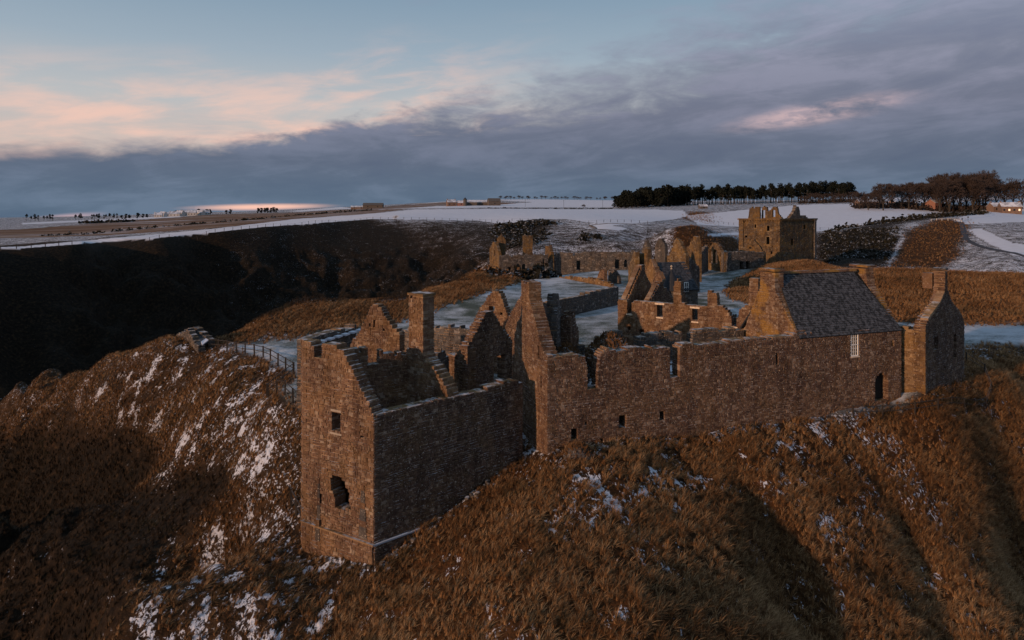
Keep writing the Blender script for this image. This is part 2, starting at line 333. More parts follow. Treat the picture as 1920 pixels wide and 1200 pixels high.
# interpolate height relative to the camera divided by distance: smooth over near and far alike
sol = np.linalg.solve(M, np.concatenate([(pts[:, 2] - HCAM) / (pts[:, 1] + 6), np.zeros(3)]))
SEAZ = -25.0
def base_h(x, y):
    x = np.atleast_1d(np.asarray(x, float)); y = np.atleast_1d(np.asarray(y, float))
    u, v = warp(x, y); r = np.zeros_like(u)
    for i in range(0, len(u), 60000):
        a = u[i:i + 60000, None]; b_ = v[i:i + 60000, None]
        r[i:i + 60000] = -(phi((a - cu) ** 2 + (b_ - cv) ** 2) @ sol[:n]) + sol[n] + sol[n + 1] * a[:, 0] + sol[n + 2] * b_[:, 0]
    return r * (y + 6) + HCAM
def terrain(x, y):
    x = np.atleast_1d(np.asarray(x, float)); y = np.atleast_1d(np.asarray(y, float))
    h = base_h(x, y)
    px, py = 960 + FPX * x / y, 400 - FPX * (h - HCAM) / y
    rim = (-300, -100, 45, 150, 300, 400, 500, 600, 700, 760); rpy = np.interp(px, rim, (479, 474, 466, 458, 447, 436, 426, 418, 412, 411)); rD = np.interp(px, rim, (134, 152, 180, 192, 215, 232, 250, 272, 295, 300))
    lim = HCAM - (rpy - 400) * rD / FPX + np.maximum(0, y - rD) * .010 + np.maximum(0, y - 320) * .1 + np.maximum(0, 118 - y) * 2 + np.maximum(0, px - 740) * .2
    h = np.minimum(h, lim); px, py = 960 + FPX * x / y, 400 - FPX * (h - HCAM) / y
    # flat where people walk, rough on slopes and cliffs
    court = inpoly(px, py, COURT, 55, 215)
    near = np.exp(-((y - 30) / 60.) ** 2)
    cliff = np.clip((y - 120) / 40, 0, 1) * np.clip((330 - y) / 60, 0, 1) * (px < 1000) * (1 - court) * np.clip((px - 60) / 120, 0, 1)
    left = (px < 600) * (y < 140)
    amp = np.where(court > .5, .10, np.where((y > 178) & (py < 470), .14, .55)) * (1 - .7 * np.clip((y - 350) / 300, 0, 1))
    h = h + (fbm(x, y, .16, 4, 3) - .5) * amp * 1.4
    h = h + (fbm(x, y, .9, 3, 5) - .5) * np.where(court > .5, .04, np.where((y > 178) & (py < 470), .08, .28)) * np.clip(1.2 - y / 160, .3, 1)
    h = h + (fbm(x + .4 * h, y, .05, 5, 21, True) - .66) * 11 * cliff * np.clip((5 - h) / 9, 0, 1)
    h = h + (fbm(x - .5 * h, y, .19, 4, 25, True) - .62) * 4.5 * cliff * np.clip((4.5 - h) / 6, 0, 1)
    h = h + (fbm(x + y * .25, y * .6, .085, 4, 31, True) - .6) * 7.0 * left * np.clip((-6.5 - h) / 6, .05, 1.5) * (px < 520)
    for path, dep, wd in (([(1345, 49.0), (1420, 43), (1490, 38), (1530, 34), (1560, 28)], 1.5, 1.7), ([(345, 66), (250, 68), (150, 74), (20, 84), (-200, 96)], 5.0, 4.0), ([(455, 51), (380, 47), (270, 43), (120, 42), (-100, 44)], 5.5, 3.8), ([(1640, 52), (1690, 47), (1750, 42), (1800, 36)], 1.2, 1.8)):
        dm = np.full(h.shape, 1e9); ft = np.zeros(h.shape); Q = [pt(*p) for p in path]
        for i in range(len(Q) - 1):
            ax, ay = Q[i]; bx, by = Q[i + 1]; L2_ = (bx - ax) ** 2 + (by - ay) ** 2; f = np.clip(((x - ax) * (bx - ax) + (y - ay) * (by - ay)) / L2_, 0, 1)
            d_ = np.hypot(x - ax - f * (bx - ax), y - ay - f * (by - ay)); ft = np.where(d_ < dm, (i + f) / (len(Q) - 1), ft); dm = np.minimum(dm, d_)
        wob = 1 + .5 * (fbm(x, y, .25, 3, 160) - .5)
        h = h - dep * np.clip(ft * 3, 0, 1) * np.exp(-(dm / (wd * wob)) ** 2)
    return h
def inpoly(px, py, poly, d0=None, d1=None):
    ins = np.zeros(px.shape, bool); m = len(poly)
    for i in range(m):
        x0, y0 = poly[i]; x1, y1 = poly[(i + 1) % m]
        if y0 == y1: continue
        c = ((y0 > py) != (y1 > py)) & (px < (x1 - x0) * (py - y0) / (y1 - y0) + x0); ins ^= c
    return ins.astype(float)
COURT = [(735,606),(860,562),(972,528),(1010,522),(1025,508),(1180,501),(1310,503),(1415,505),(1372,528),(1355,545),(1372,562),(1425,575),(1480,600),(1700,604),(2100,612),(2100,640),(1812,648),(1690,760),(1100,800),(960,800),(700,800),(600,720),(660,640)]
def tz(x, y): return float(terrain([x], [y])[0])

UN, VN = 720, 700
uu = np.linspace(-1.05, 1.05, UN); vv = np.exp(np.linspace(math.log(12.), math.log(5400.), VN))
UU, VV = np.meshgrid(uu, vv)
gx = (UU * (VV + 6)).ravel(); gy = VV.ravel(); gz = terrain(gx, gy)
verts = np.stack([gx, gy, gz], 1)
ii = (np.arange(VN - 1)[:, None] * UN + np.arange(UN - 1)[None, :]).ravel()
faces = np.stack([ii, ii + 1, ii + UN + 1, ii + UN], 1)
me = bpy.data.meshes.new('ground')
me.vertices.add(len(verts)); me.vertices.foreach_set('co', verts.ravel())
me.loops.add(faces.size); me.loops.foreach_set('vertex_index', faces.ravel().astype(np.int32))
me.polygons.add(len(faces)); me.polygons.foreach_set('loop_start', np.arange(0, faces.size, 4, dtype=np.int32))
me.polygons.foreach_set('use_smooth', np.ones(len(faces), bool))
me.update(calc_edges=True)
gpx = 960 + FPX * gx / gy; gpy = 400 - FPX * (gz - HCAM) / gy
jx = (fbm(gx, gy, .15, 4, 50) - .5); jy = (fbm(gx, gy, .15, 4, 60) - .5)
far = np.clip(gy / 200, 0, 1)
def zone(poly, d0=0, d1=9999, j=8):
    a = inpoly(gpx + jx * j * 2, gpy + jy * j, poly); return a * (gy > d0) * (gy < d1)
def smax(*a):
    r = a[0]
    for b_ in a[1:]: r = np.maximum(r, b_)
    return r
field = smax(zone([(-400,482),(40,466),(300,446),(500,425),(700,410.5),(900,414),(945,421),(1000,411),(1060,411),(1150,423),(1260,412),(1292,405),(1282,394),(1150,392),(950,391.5),(780,392.5),(690,401),(550,411),(400,429),(280,440),(200,447),(40,462),(-400,478)], 150, j=2),
  zone([(880,389),(1150,389),(1150,378.5),(1000,379),(930,384)], 380, j=1), zone([(760,391),(940,389),(940,385),(830,386),(700,394)], 380, j=1),
  zone([(760,384),(850,376),(905,371),(1640,366),(1640,376),(1200,379),(1000,379),(900,374)], 800, j=1),
  zone([(40,421),(200,414),(340,407),(340,404),(40,418)], 500, j=1), zone([(560,397),(640,392),(680,392),(640,388),(540,396)], 700, j=.6),
  zone([(1308,421),(1286,404),(1400,393),(1500,384),(1660,380.5),(1740,384),(1785,391),(1762,402),(1640,418),(1560,433),(1500,435),(1380,425)], 300, j=2),
  zone([(1600,377),(1700,379),(1780,384),(1700,370),(1600,368)], 520, j=2),
  zone([(1785,413),(1815,402),(1845,380),(1900,372),(2300,372),(2300,412),(1900,417),(1815,421)], 280, j=3),
  zone([(1812,430),(1840,428),(1900,455),(2100,480),(2100,510),(1900,480),(1850,455)], 200, 330, j=4),
  zone([(1100,419),(1128,419),(1180,428),(1160,432),(1118,430)], 200, 330, j=3),
  zone([(1325,438),(1390,435),(1390,440),(1330,443)], 200, 400, j=2))
brown = smax(zone([(-400,460),(40,446),(200,441),(400,428),(560,410),(700,400),(790,388),(850,383),(760,384),(700,390),(560,398),(400,402),(200,417),(40,430),(-400,440)], 300, j=2), zone([(1640,378),(1800,384),(1790,392),(1700,386)], 400, j=2), zone([(760,382),(900,377),(1000,383),(940,385),(830,385.5)], 480, j=.5))
lawn = smax(zone(COURT, 52, 212, j=4), zone([(430,650),(500,640),(575,622),(700,610),(700,660),(640,720),(585,770),(560,762),(530,742),(515,728),(552,716),(548,700),(490,672)], 45, 110, j=4))
orange = smax(zone([(395,648),(480,580),(560,545),(650,550),(800,525),(900,495),(965,505),(985,525),(740,607),(560,635),(440,652)], 84, 190, j=6),
  zone([(560,1400),(640,1100),(720,1060),(1000,850),(1400,815),(1700,770),(1810,715),(1830,680),(2200,640),(2200,1400)], 10, 95, j=0),
  zone([(1600,520),(1640,495),(2200,495),(2200,615),(1850,612),(1700,604),(1600,600)], 95, 150, j=5), zone([(1660,497),(1700,440),(1760,412),(1812,412),(1798,470),(1770,500)], 200, 345, j=20),
  zone([(1358,545),(1375,528),(1430,503),(1480,480),(1560,485),(1640,510),(1640,600),(1480,600),(1425,575),(1372,562)], 100, 190, j=5),
  zone([(1235,470),(1260,425),(1300,418),(1335,440),(1390,450),(1390,470),(1320,490)], 200, 260, j=8), zone([(1285,412),(1300,395),(1330,400),(1340,420)], 300, 460, j=5))
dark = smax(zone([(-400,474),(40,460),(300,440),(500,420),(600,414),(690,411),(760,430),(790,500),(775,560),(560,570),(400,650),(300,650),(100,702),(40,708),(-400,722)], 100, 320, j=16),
  zone([(-400,830),(40,815),(150,800),(310,830),(250,920),(150,980),(60,1020),(-400,1100)], 40, 160, j=22), zone([(-400,1020),(60,1020),(300,900),(420,850),(440,900),(330,1010),(195,1180),(100,1400),(-400,1400)], 10, 100, j=22) * .8,  # left ravines: shade of the hollows painted into the ground colour
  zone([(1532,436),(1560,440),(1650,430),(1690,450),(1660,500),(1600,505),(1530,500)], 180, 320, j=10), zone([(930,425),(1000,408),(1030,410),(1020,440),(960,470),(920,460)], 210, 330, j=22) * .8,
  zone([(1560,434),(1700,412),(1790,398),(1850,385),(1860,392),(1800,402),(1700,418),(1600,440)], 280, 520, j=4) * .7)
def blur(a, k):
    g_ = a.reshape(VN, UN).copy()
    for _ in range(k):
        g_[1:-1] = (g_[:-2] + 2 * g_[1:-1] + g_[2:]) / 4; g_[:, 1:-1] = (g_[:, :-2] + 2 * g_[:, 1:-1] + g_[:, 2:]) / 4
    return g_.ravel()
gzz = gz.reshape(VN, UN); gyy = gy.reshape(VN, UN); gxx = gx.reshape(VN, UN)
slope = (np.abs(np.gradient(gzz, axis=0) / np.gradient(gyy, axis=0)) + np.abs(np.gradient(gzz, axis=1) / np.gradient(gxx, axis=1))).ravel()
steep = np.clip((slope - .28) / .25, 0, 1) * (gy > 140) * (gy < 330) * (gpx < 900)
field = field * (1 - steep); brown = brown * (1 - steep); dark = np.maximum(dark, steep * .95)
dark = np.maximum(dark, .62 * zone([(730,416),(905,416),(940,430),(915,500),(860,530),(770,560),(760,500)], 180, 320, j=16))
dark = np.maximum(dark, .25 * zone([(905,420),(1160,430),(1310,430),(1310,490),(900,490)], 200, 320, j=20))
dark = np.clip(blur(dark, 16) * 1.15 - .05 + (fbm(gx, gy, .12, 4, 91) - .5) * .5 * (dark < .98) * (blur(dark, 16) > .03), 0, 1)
orange = np.where(gy > 200, blur(orange, 14), blur(orange, 2)) * (1 - .8 * dark); lawn = blur(lawn, 2)
moor = 1 - np.clip(smax(field, brown, lawn, orange, dark), 0, 1)
snow = np.where(gy < 140, .42, .44) * moor + .30 * orange + .27 * dark
hot = smax(zone([(330,830),(480,740),(560,770),(562,880),(500,960),(440,900),(380,880)], 40, 90, j=25), zone([(430,980),(560,930),(560,1060),(480,1040)], 35, 60, j=25), zone([(1000,950),(1100,870),(1260,880),(1270,920),(1080,990)], 30, 60, j=20), zone([(1560,770),(1640,770),(1600,830),(1420,880),(1400,860)], 30, 70, j=20))
snow = snow + .06 * hot - .06 * zone([(560,1400),(640,1100),(720,1060),(1000,850),(1100,1400)], 10, 60, 0) * (1 - hot)
snow = snow + .08 * dark * (gpx > 430) * (gy > 150)
spot = zone([(1000,960),(1100,870),(1270,880),(1275,920),(1180,960),(1080,1000)], 30, 60, j=25)
snow = snow + .09 * spot
snow = snow + .14 * moor * ((gy > 190))
patch = np.clip((fbm(gx * 1.0 + gy * .3, gy * .42, .55, 4, 120) - .60) / .05, 0, 1) * (gy < 75) * (gy > 22) * (1 - field) * (1 - lawn) * np.clip(1.2 - dark, 0, 1) * (fbm(gx, gy, .09, 3, 130) > .45)
fine = np.clip((fbm(gx + gy * .2, gy * .6, 1.15, 3, 140) - .60) / .06, 0, 1) * (gy < 90) * np.clip(orange + moor, 0, 1) * (fbm(gx, gy, .13, 3, 150) > .42)
snow = snow + .17 * patch + .20 * fine * (1 - patch)
warm = zone([(950,430),(1250,420),(1250,470),(1000,480)], 190, 330, 20)
tuft = (orange * np.where(gy < 80, 15., np.where(gy < 200, 5., .5)) + moor * np.where(gy < 75, 7.0, np.where(gy < 115, 3.0, 0)) + dark * np.where(gy < 110, 4., 0)) * (1 - .35 * hot) * (1 - .35 * spot)
tuft *= (gpx > -60) * (gpx < 1980) * (gpy < 1300)
tuft *= (1 - .6 * patch) * (1 - .8 * fine)
tuft *= 1 - .5 * (fbm(gx, gy, .45, 3, 80) > .60) * (1 - .35 * orange)
def keepout(poly, tf):
    x0 = [p[0] for p in poly]; 
    return tf * (1 - inpoly(gx, gy, poly))
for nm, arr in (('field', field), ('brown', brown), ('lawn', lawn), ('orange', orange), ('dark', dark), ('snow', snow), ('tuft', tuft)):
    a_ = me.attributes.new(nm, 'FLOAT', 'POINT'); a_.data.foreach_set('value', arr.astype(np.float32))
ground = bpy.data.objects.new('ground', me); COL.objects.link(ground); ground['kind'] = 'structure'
TUFT = tuft

m, t, b = newmat('moorland')
g = t.node('ShaderNodeNewGeometry'); P = g.outputs['Position']; nz = t.sep(g.outputs['Normal'])[2]
py_ = t.sep(P)[1]
fN = t.noise(P, 1.4, 6, .68); mN = t.noise(t.scalev(P, (1, 1, 2.2)), .28, 6, .62); vN = t.noise(P, 6., 4, .7); lN = t.noise(P, .05, 4, .55)
stretch = t.noise(t.scalev(P, (1.6, .55, 3.)), .75, 5, .7, .6)
far_f = t.ss(py_, 120, 230)
gc = t.ramp(t.m('MULTIPLY_ADD', stretch, .55, t.m('MULTIPLY', mN, .5)), [(.33, (.016, .009, .005, 1)), (.5, (.050, .023, .009, 1)), (.62, (.11, .046, .016, 1)), (.78, (.20, .09, .030, 1))])
mc = t.ramp(t.m('MULTIPLY_ADD', fN, .5, t.m('MULTIPLY', mN, .5)), [(.35, (.014, .009, .006, 1)), (.5, (.050, .028, .014, 1)), (.66, (.12, .060, .028, 1))])
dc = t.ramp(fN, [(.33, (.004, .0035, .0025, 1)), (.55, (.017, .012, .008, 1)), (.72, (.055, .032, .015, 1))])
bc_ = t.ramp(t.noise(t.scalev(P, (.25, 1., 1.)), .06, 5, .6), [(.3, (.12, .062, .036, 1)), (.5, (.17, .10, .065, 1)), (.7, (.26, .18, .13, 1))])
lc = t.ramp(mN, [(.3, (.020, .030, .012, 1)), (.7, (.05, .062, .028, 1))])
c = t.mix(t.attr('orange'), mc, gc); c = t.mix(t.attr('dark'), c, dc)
nearN = t.noise(t.scalev(t.node('ShaderNodeMapping').outputs[0], (1, 1, 1)), 1.) if False else t.noise(t.scalev(P, (2.2, 1.1, 2.4)), 1.9, 5, .72, .5)
farN = t.noise(P, 3.0, 5, .8)
sn = t.mix(far_f, nearN, farN); sn = t.m('ADD', t.m('MULTIPLY', sn, .80), t.m('MULTIPLY', stretch, .20))
s_at = t.attr('snow')
sm = t.ss(t.m('ADD', t.m('ADD', sn, t.m('MULTIPLY', t.m('SUBTRACT', s_at, .5), .55)), t.m('MULTIPLY', t.m('SUBTRACT', mN, .5), .30)), .53, .585)
sm = t.m('MULTIPLY', sm, t.ss(nz, .3, .75, .35, 1.))
c = t.mix(sm, c, SNOW)
lsn = t.ss(t.m('ADD', t.m('MULTIPLY', vN, .30), t.m('ADD', t.m('MULTIPLY', mN, .35), t.m('MULTIPLY', lN, .45))), .47, .64)
c = t.mix(t.attr('lawn'), c, t.mix(t.m('MULTIPLY_ADD', lsn, .60, .06), lc, SNOW))
c = t.mix(t.attr('brown'), c, t.mix(t.m('MULTIPLY', t.ss(t.noise(t.scalev(P, (.2, 1., 1.)), .05, 5, .6), .52, .66), .5), bc_, SNOW))
wv = t.node('ShaderNodeTexWave', wave_type='BANDS', bands_direction='DIAGONAL'); wv.inputs['Scale'].default_value = .22; wv.inputs['Distortion'].default_value = 1.5; wv.inputs['Detail'].default_value = 2
t.l.new(P, wv.inputs['Vector'])
fsn = t.m('ADD', t.m('MULTIPLY', wv.outputs['Fac'], .22), t.m('MULTIPLY_ADD', t.noise(P, .3, 6, .7), .5, .28), clamp=True)
fc = t.ramp(fsn, [(.2, (.25, .20, .17, 1)), (.5, (.56, .55, .60, 1)), (.8, (.68, .69, .76, 1))])
c = t.mix(t.attr('field'), c, fc)
t.l.new(c, b.inputs['Base Color']); b.inputs['Roughness'].default_value = .95; b.inputs['Specular IOR Level'].default_value = .1
hh = t.m('ADD', t.m('MULTIPLY', fN, 1.0), t.m('MULTIPLY', stretch, .8))
flatm = t.m('SUBTRACT', 1., t.m('MAXIMUM', t.m('MULTIPLY', t.attr('lawn'), .85), t.m('MULTIPLY', t.attr('field'), .9)))
n_ = t.node('ShaderNodeBump'); n_.inputs['Distance'].default_value = .45; t.l.new(flatm, n_.inputs['Strength']); t.l.new(hh, n_.inputs['Height']); t.l.new(n_.outputs[0], b.inputs['Normal'])
me.materials.append(m)
# sea in the gully
mb = MB(); mb.add([(-900, 20, SEAZ), (300, 20, SEAZ), (300, 215, SEAZ), (-900, 215, SEAZ)], [(0, 1, 2, 3)], 'sea_water'); mb.build('sea', kind='structure')

# ---------------------------------------------------------------- masonry
def unit_stone(seed):
    r = random.Random(seed); j = lambda a: r.uniform(-a, a)
    v = []; cn = {(x, z): (j(.07), j(.11)) for x in (-.5, .5) for z in (-.5, .5)}
    # back plane y=+.5, front plane y=-.5 ; x,z in -.5...5 ; bevelled proud faces
    for (yy, ins) in ((-.5, .10), (-.46, 0), (.46, 0), (.5, .10)):
        for (x, z) in ((-.5, -.5), (.5, -.5), (.5, .5), (-.5, .5)):
            cx, cz = cn[(x, z)]; v.append((x * (1 - ins * 2 * r.uniform(.6, 1.3)) + cx + j(.03), yy + (j(.03) if ins else 0), z * (1 - ins * 2 * r.uniform(.6, 1.4)) + cz + j(.04)))
    f = [(0, 1, 2, 3), (15, 14, 13, 12)]
    for k in range(3):
        for q in range(4):
            a = k * 4 + q; b_ = k * 4 + (q + 1) % 4
            f.append((a, a + 4, b_ + 4, b_))
    f = [t_[::-1] if True else t_ for t_ in f]
    return np.array(v), f
US = [unit_stone(i) for i in range(16)]
_stone_mesh = {}
def stone_mesh(k, ti, mat):
    key = (k, ti, mat)
    if key not in _stone_mesh:
        mb = MB(); mb.add([tuple(p) for p in US[k][0]], US[k][1], mat, (ti + .5) / 6.); _stone_mesh[key] = mb.mesh('stone')
    return _stone_mesh[key]
def interp(prof, s):
    return np.interp(s, [p[0] for p in prof], [p[1] for p in prof])
def rect(s0, s1, z0, z1): return ('r', s0, s1, z0, z1)
def arch(s0, s1, z0, z1): return ('a', s0, s1, z0, z1)
def poly(pts_): return ('p', pts_)
def hole_iv(h, z):
    if h[0] == 'r': return [(h[1], h[2])] if h[3] <= z <= h[4] else []
    if h[0] == 'a':
        _, s0, s1, z0, z1 = h; r = (s1 - s0) / 2; c_ = (s0 + s1) / 2
        if not z0 <= z <= z1: return []
        if z < z1 - r: return [(s0, s1)]
        q = math.sqrt(max(0, r * r - (z - z1 + r) ** 2)); return [(c_ - q, c_ + q)] if q > .05 else []
    xs = []; P_ = h[1]
    for i in range(len(P_)):
        (a, b_), (c_, d) = P_[i], P_[(i + 1) % len(P_)]
        if (b_ > z) != (d > z): xs.append(a + (z - b_) / (d - b_) * (c_ - a))
    xs.sort(); return [(xs[i], xs[i + 1]) for i in range(0, len(xs) - 1, 2)]
class Wall:
    """one masonry wall: real courses of stones with recessed joints; front face on the line A->B, thickness away from it"""
    def __init__(s, A, B, thick, zb, prof, holes=(), course=.22, length=.36, rag=.12, mat='brown_rubble', core='lime_mortar', seed=0, proud=.022, tint=(0., .92), rot=None, leaves=True, wave=.16):
        s.r = random.Random(seed); s.A = np.array(A, float); s.B = np.array(B, float)
        d = s.B - s.A; s.L = float(np.hypot(*d)); s.d = d / s.L; s.n = np.array([-s.d[1], s.d[0]]); s.th = thick; s.mat = mat; s.core = core
        s.stones = []; s.cores = []
        zmax = max(p[1] for p in prof) + .3; z = zb; k = 0; r = s.r
        ds = .08; ss_ = np.arange(0, s.L + ds / 2, ds)
        seedn = seed * 13.7
        top = interp(prof, ss_) + (vnoise(ss_ * 1.3 + seedn, ss_ * 0 + 3, 5) - .5) * 2 * rag + (vnoise(ss_ * 4 + seedn, ss_ * 0 + 8, 6) - .5) * rag
        while z < zmax:
            h = course * r.uniform(.72, 1.3); zm = z + h * .6; k += 1
            ins = top > zm; iv = []; st = None
            for i, q in enumerate(ins):
                if q and st is None: st = ss_[i]
                if (not q or i == len(ins) - 1) and st is not None: iv.append((st, min(s.L, ss_[i]))); st = None
            for hh in holes:
                for (a, b_) in hole_iv(hh, z + h * .5):
                    iv = [p for (x0, x1) in iv for p in ((x0, min(x1, a)), (max(x0, b_), x1)) if p[1] - p[0] > .06]
            for (x0, x1) in iv:
                if x1 - x0 < .1: continue
                m_ = min(.05, (x1 - x0) * .2)
                s.cores.append((x0 + m_, x1 - m_, z - .001, z + h - .03 if True else 0))
                a = x0; e0 = x0 <= .01; e1 = x1 >= s.L - .01
                first = True
                while a < x1 - 1e-3:
                    l = length * r.uniform(.45, 1.45) * (1.0 if r.random() > .18 else .5)
                    if first and e0: l = length * (2.0 if k % 2 else 1.0)
                    b_ = a + l
                    if x1 - b_ < length * .35: b_ = x1
                    b_ = min(b_, x1)
                    pr = proud * r.uniform(.1, 1.); tn = r.uniform(*tint) if r.random() > .05 else 1.
                    if (first and e0) or (b_ >= x1 - 1e-3 and e1): pr = proud * .9; tn = .45 + .4 * r.random()
                    zo = (float(vnoise(np.array([a * .45 + seedn]), np.array([z * .5]), 9)[0]) - .5) * wave
                    sp = thick * r.uniform(.35, .65) if leaves else None
                    zz0, zz1 = z + .008 + zo, z + h - .010 + zo + r.uniform(-.03, .02)
                    if not leaves: s.stones.append((a + .01, b_ - .01, zz0, zz1, -pr, thick + pr, tn, r.randrange(16)))
                    else:
                        s.stones.append((a + .01, b_ - .01, zz0, zz1, -pr, sp, tn, r.randrange(16)))
                        s.stones.append((a + .01, b_ - .01 if b_ > x1 - .01 else b_ + r.uniform(-.1, .0), zz0 + .004, zz1 - r.uniform(0, .03), sp + .012, thick + pr, r.uniform(*tint), r.randrange(16)))
                    a = b_; first = False
            z += h
    def pt(s, a, t, z): p = s.A + s.d * a + s.n * t; return (p[0], p[1], z)
    def emit_core(s, mb):
        for (a, b_, z0, z1) in s.cores:
            v = [s.pt(a, .035, z0), s.pt(b_, .035, z0), s.pt(b_, s.th - .035, z0), s.pt(a, s.th - .035, z0), s.pt(a, .035, z1 + .031), s.pt(b_, .035, z1 + .031), s.pt(b_, s.th - .035, z1 + .031), s.pt(a, s.th - .035, z1 + .031)]
            mb.add(v, BOXF, s.core, .3 + .5 * s.r.random())
    def stone_np(s, st):
        a, b_, z0, z1, t0, t1, tn, k = st; U = US[k][0]
        ca = (a + b_) / 2; cz = (z0 + z1) / 2; T_ = t1 - t0
        al = ca + U[:, 0] * (b_ - a); tt = (t0 + t1) / 2 + U[:, 1] * T_; zz = cz + U[:, 2] * (z1 - z0)
        xy = s.A[None] + s.d[None] * al[:, None] + s.n[None] * tt[:, None]
        return np.concatenate([xy, zz[:, None]], 1)
    def stone_obj(s, st, parent, pinv):
        a, b_, z0, z1, t0, t1, tn, k = st
        o = bpy.data.objects.new('stone', stone_mesh(k, min(5, int(tn * 6)), s.mat)); COL.objects.link(o)
        o.location = s.pt((a + b_) / 2, (t0 + t1) / 2, (z0 + z1) / 2); o.rotation_euler = (0, 0, math.atan2(s.d[1], s.d[0])); o.scale = (b_ - a, t1 - t0, z1 - z0)
        o.parent = parent; o.matrix_parent_inverse = pinv
    def screen(s, st):
        p = s.pt((st[0] + st[1]) / 2, 0, st[2]); D = max(p[1], 1)
        X_ = 960 + FPX * p[0] / D; Y_ = 400 - FPX * (p[2] - HCAM) / D
        vis = 0 < X_ < 1920 and 380 < Y_ < 1200
        return (0 if st[4] > 0 else 1) * ((st[1] - st[0]) * (st[3] - st[2])) / D / D * (1 if vis else .01) * (max(.15, -(s.n[0] * -p[0] + s.n[1] * -p[1]) / D))
def build_walls(root, walls, nobj=0, named=None):
    """walls: list of (part name, Wall); nobj: how many of the largest stones on screen become objects"""
    parts = []
    pick = set()
    if nobj:
        rk = sorted(((w_.screen(st), i, j) for i, (nm, w_) in enumerate(walls) for j, st in enumerate(w_.stones)), reverse=True)[:nobj]
        pick = {(i, j) for _, i, j in rk}
    rest_by = []
    for i, (nm, w_) in enumerate(walls):
        mb = MB(); w_.emit_core(mb)
        o = mb.build(nm, root); parts.append(o)
        pinv = parent_world(o).inverted()
        vs = []; fs = []; tn = []; n_ = 0
        for j, st in enumerate(w_.stones):
            if (i, j) in pick: w_.stone_obj(st, o, pinv); continue
            vs.append(w_.stone_np(st)); fs.extend([tuple(q + n_ for q in f) for f in US[st[7]][1]]); tn.extend([st[6]] * len(US[st[7]][1])); n_ += 16
        if not vs: continue
        me_ = bpy.data.meshes.new('rubble_stonework'); me_.from_pydata(np.concatenate(vs).tolist(), [], fs); me_.materials.append(MATS[w_.mat])
        at = me_.attributes.new('tint', 'FLOAT', 'FACE'); at.data.foreach_set('value', tn); me_.update()
        q = bpy.data.objects.new('rubble_stonework', me_); COL.objects.link(q); q.parent = o; q.matrix_parent_inverse = pinv; q['kind'] = 'stuff'
    return parts
def slab(root, name, pts_, z0, z1, mat, tint=.5, kind=None):
    mb = MB(); n_ = len(pts_)
    zf = z1 if callable(z1) else (lambda x, y: z1)
    v = [(x, y, z0) for x, y in pts_] + [(x, y, zf(x, y)) for x, y in pts_]
    f = [tuple(range(n_))[::-1], tuple(range(n_, 2 * n_))] + [(k, (k + 1) % n_, n_ + (k + 1) % n_, n_ + k) for k in range(n_)]
    mb.add(v, f, mat, tint); return mb.build(name, root, kind)
def inset(A, B, a, t):
    A = np.array(A); B = np.array(B); d = (B - A) / np.hypot(*(B - A)); n_ = np.array([-d[1], d[0]]); return tuple(A + d * a + n_ * t)
def wbar(w_, a0, a1, t0, t1, z0, z1, mat, mb, tint=.5):
    mb.hexa([w_.pt(a0, t0, z0), w_.pt(a1, t0, z0), w_.pt(a1, t1, z0), w_.pt(a0, t1, z0), w_.pt(a0, t0, z1), w_.pt(a1, t0, z1), w_.pt(a1, t1, z1), w_.pt(a0, t1, z1)], mat, tint)
def surround(root, w_, a0, a1, z0, z1, lintel=True, sill=True, wd=.14):
    """dressed lintel and sill stones round an opening"""
    if lintel: mb = MB(); wbar(w_, a0 - .18, a1 + .18, -.045, .3, z1, z1 + .2, 'dressed_stone', mb); mb.build('lintel', root)
    if sill: mb = MB(); wbar(w_, a0 - .1, a1 + .1, -.07, .3, z0 - .14, z0, 'dressed_stone', mb); mb.build('sill', root)

# ================================================================ 1. nearest ruined lodging
N0 = (-13.35, 42.6); N1 = (-8.2, 39.5); N2 = (.76, 47.2)
TH = .9
r1 = empty('ruined_lodging', (-8.2, 39.5, -5), 0, 'nearest roofless lodging, its tall stepped gable wall pierced by a ragged hole', 'ruin', 'roofless ruined ranges of the castle')
def spx(A, B, px):     # distance along A->B of the vertical seen at px
    k = (px - 960) / FPX; A = np.array(A); B = np.array(B); d = B - A; L = np.hypot(*d); d = d / L
    return float((k * A[1] - A[0]) / (d[0] - k * d[1]))
def zpx(A, B, px, py):
    s_ = spx(A, B, px); A = np.array(A); B = np.array(B); d = (B - A) / np.hypot(*(B - A)); return HCAM - (py - 400) / FPX * (A + d * s_)[1]
def S(A, B, *pl): return [(spx(A, B, a), zpx(A, B, a, b)) for a, b in pl]
def RC(A, B, x0, x1, y0, y1):
    return rect(spx(A, B, x0), spx(A, B, x1), zpx(A, B, (x0 + x1) / 2, y1), zpx(A, B, (x0 + x1) / 2, y0))
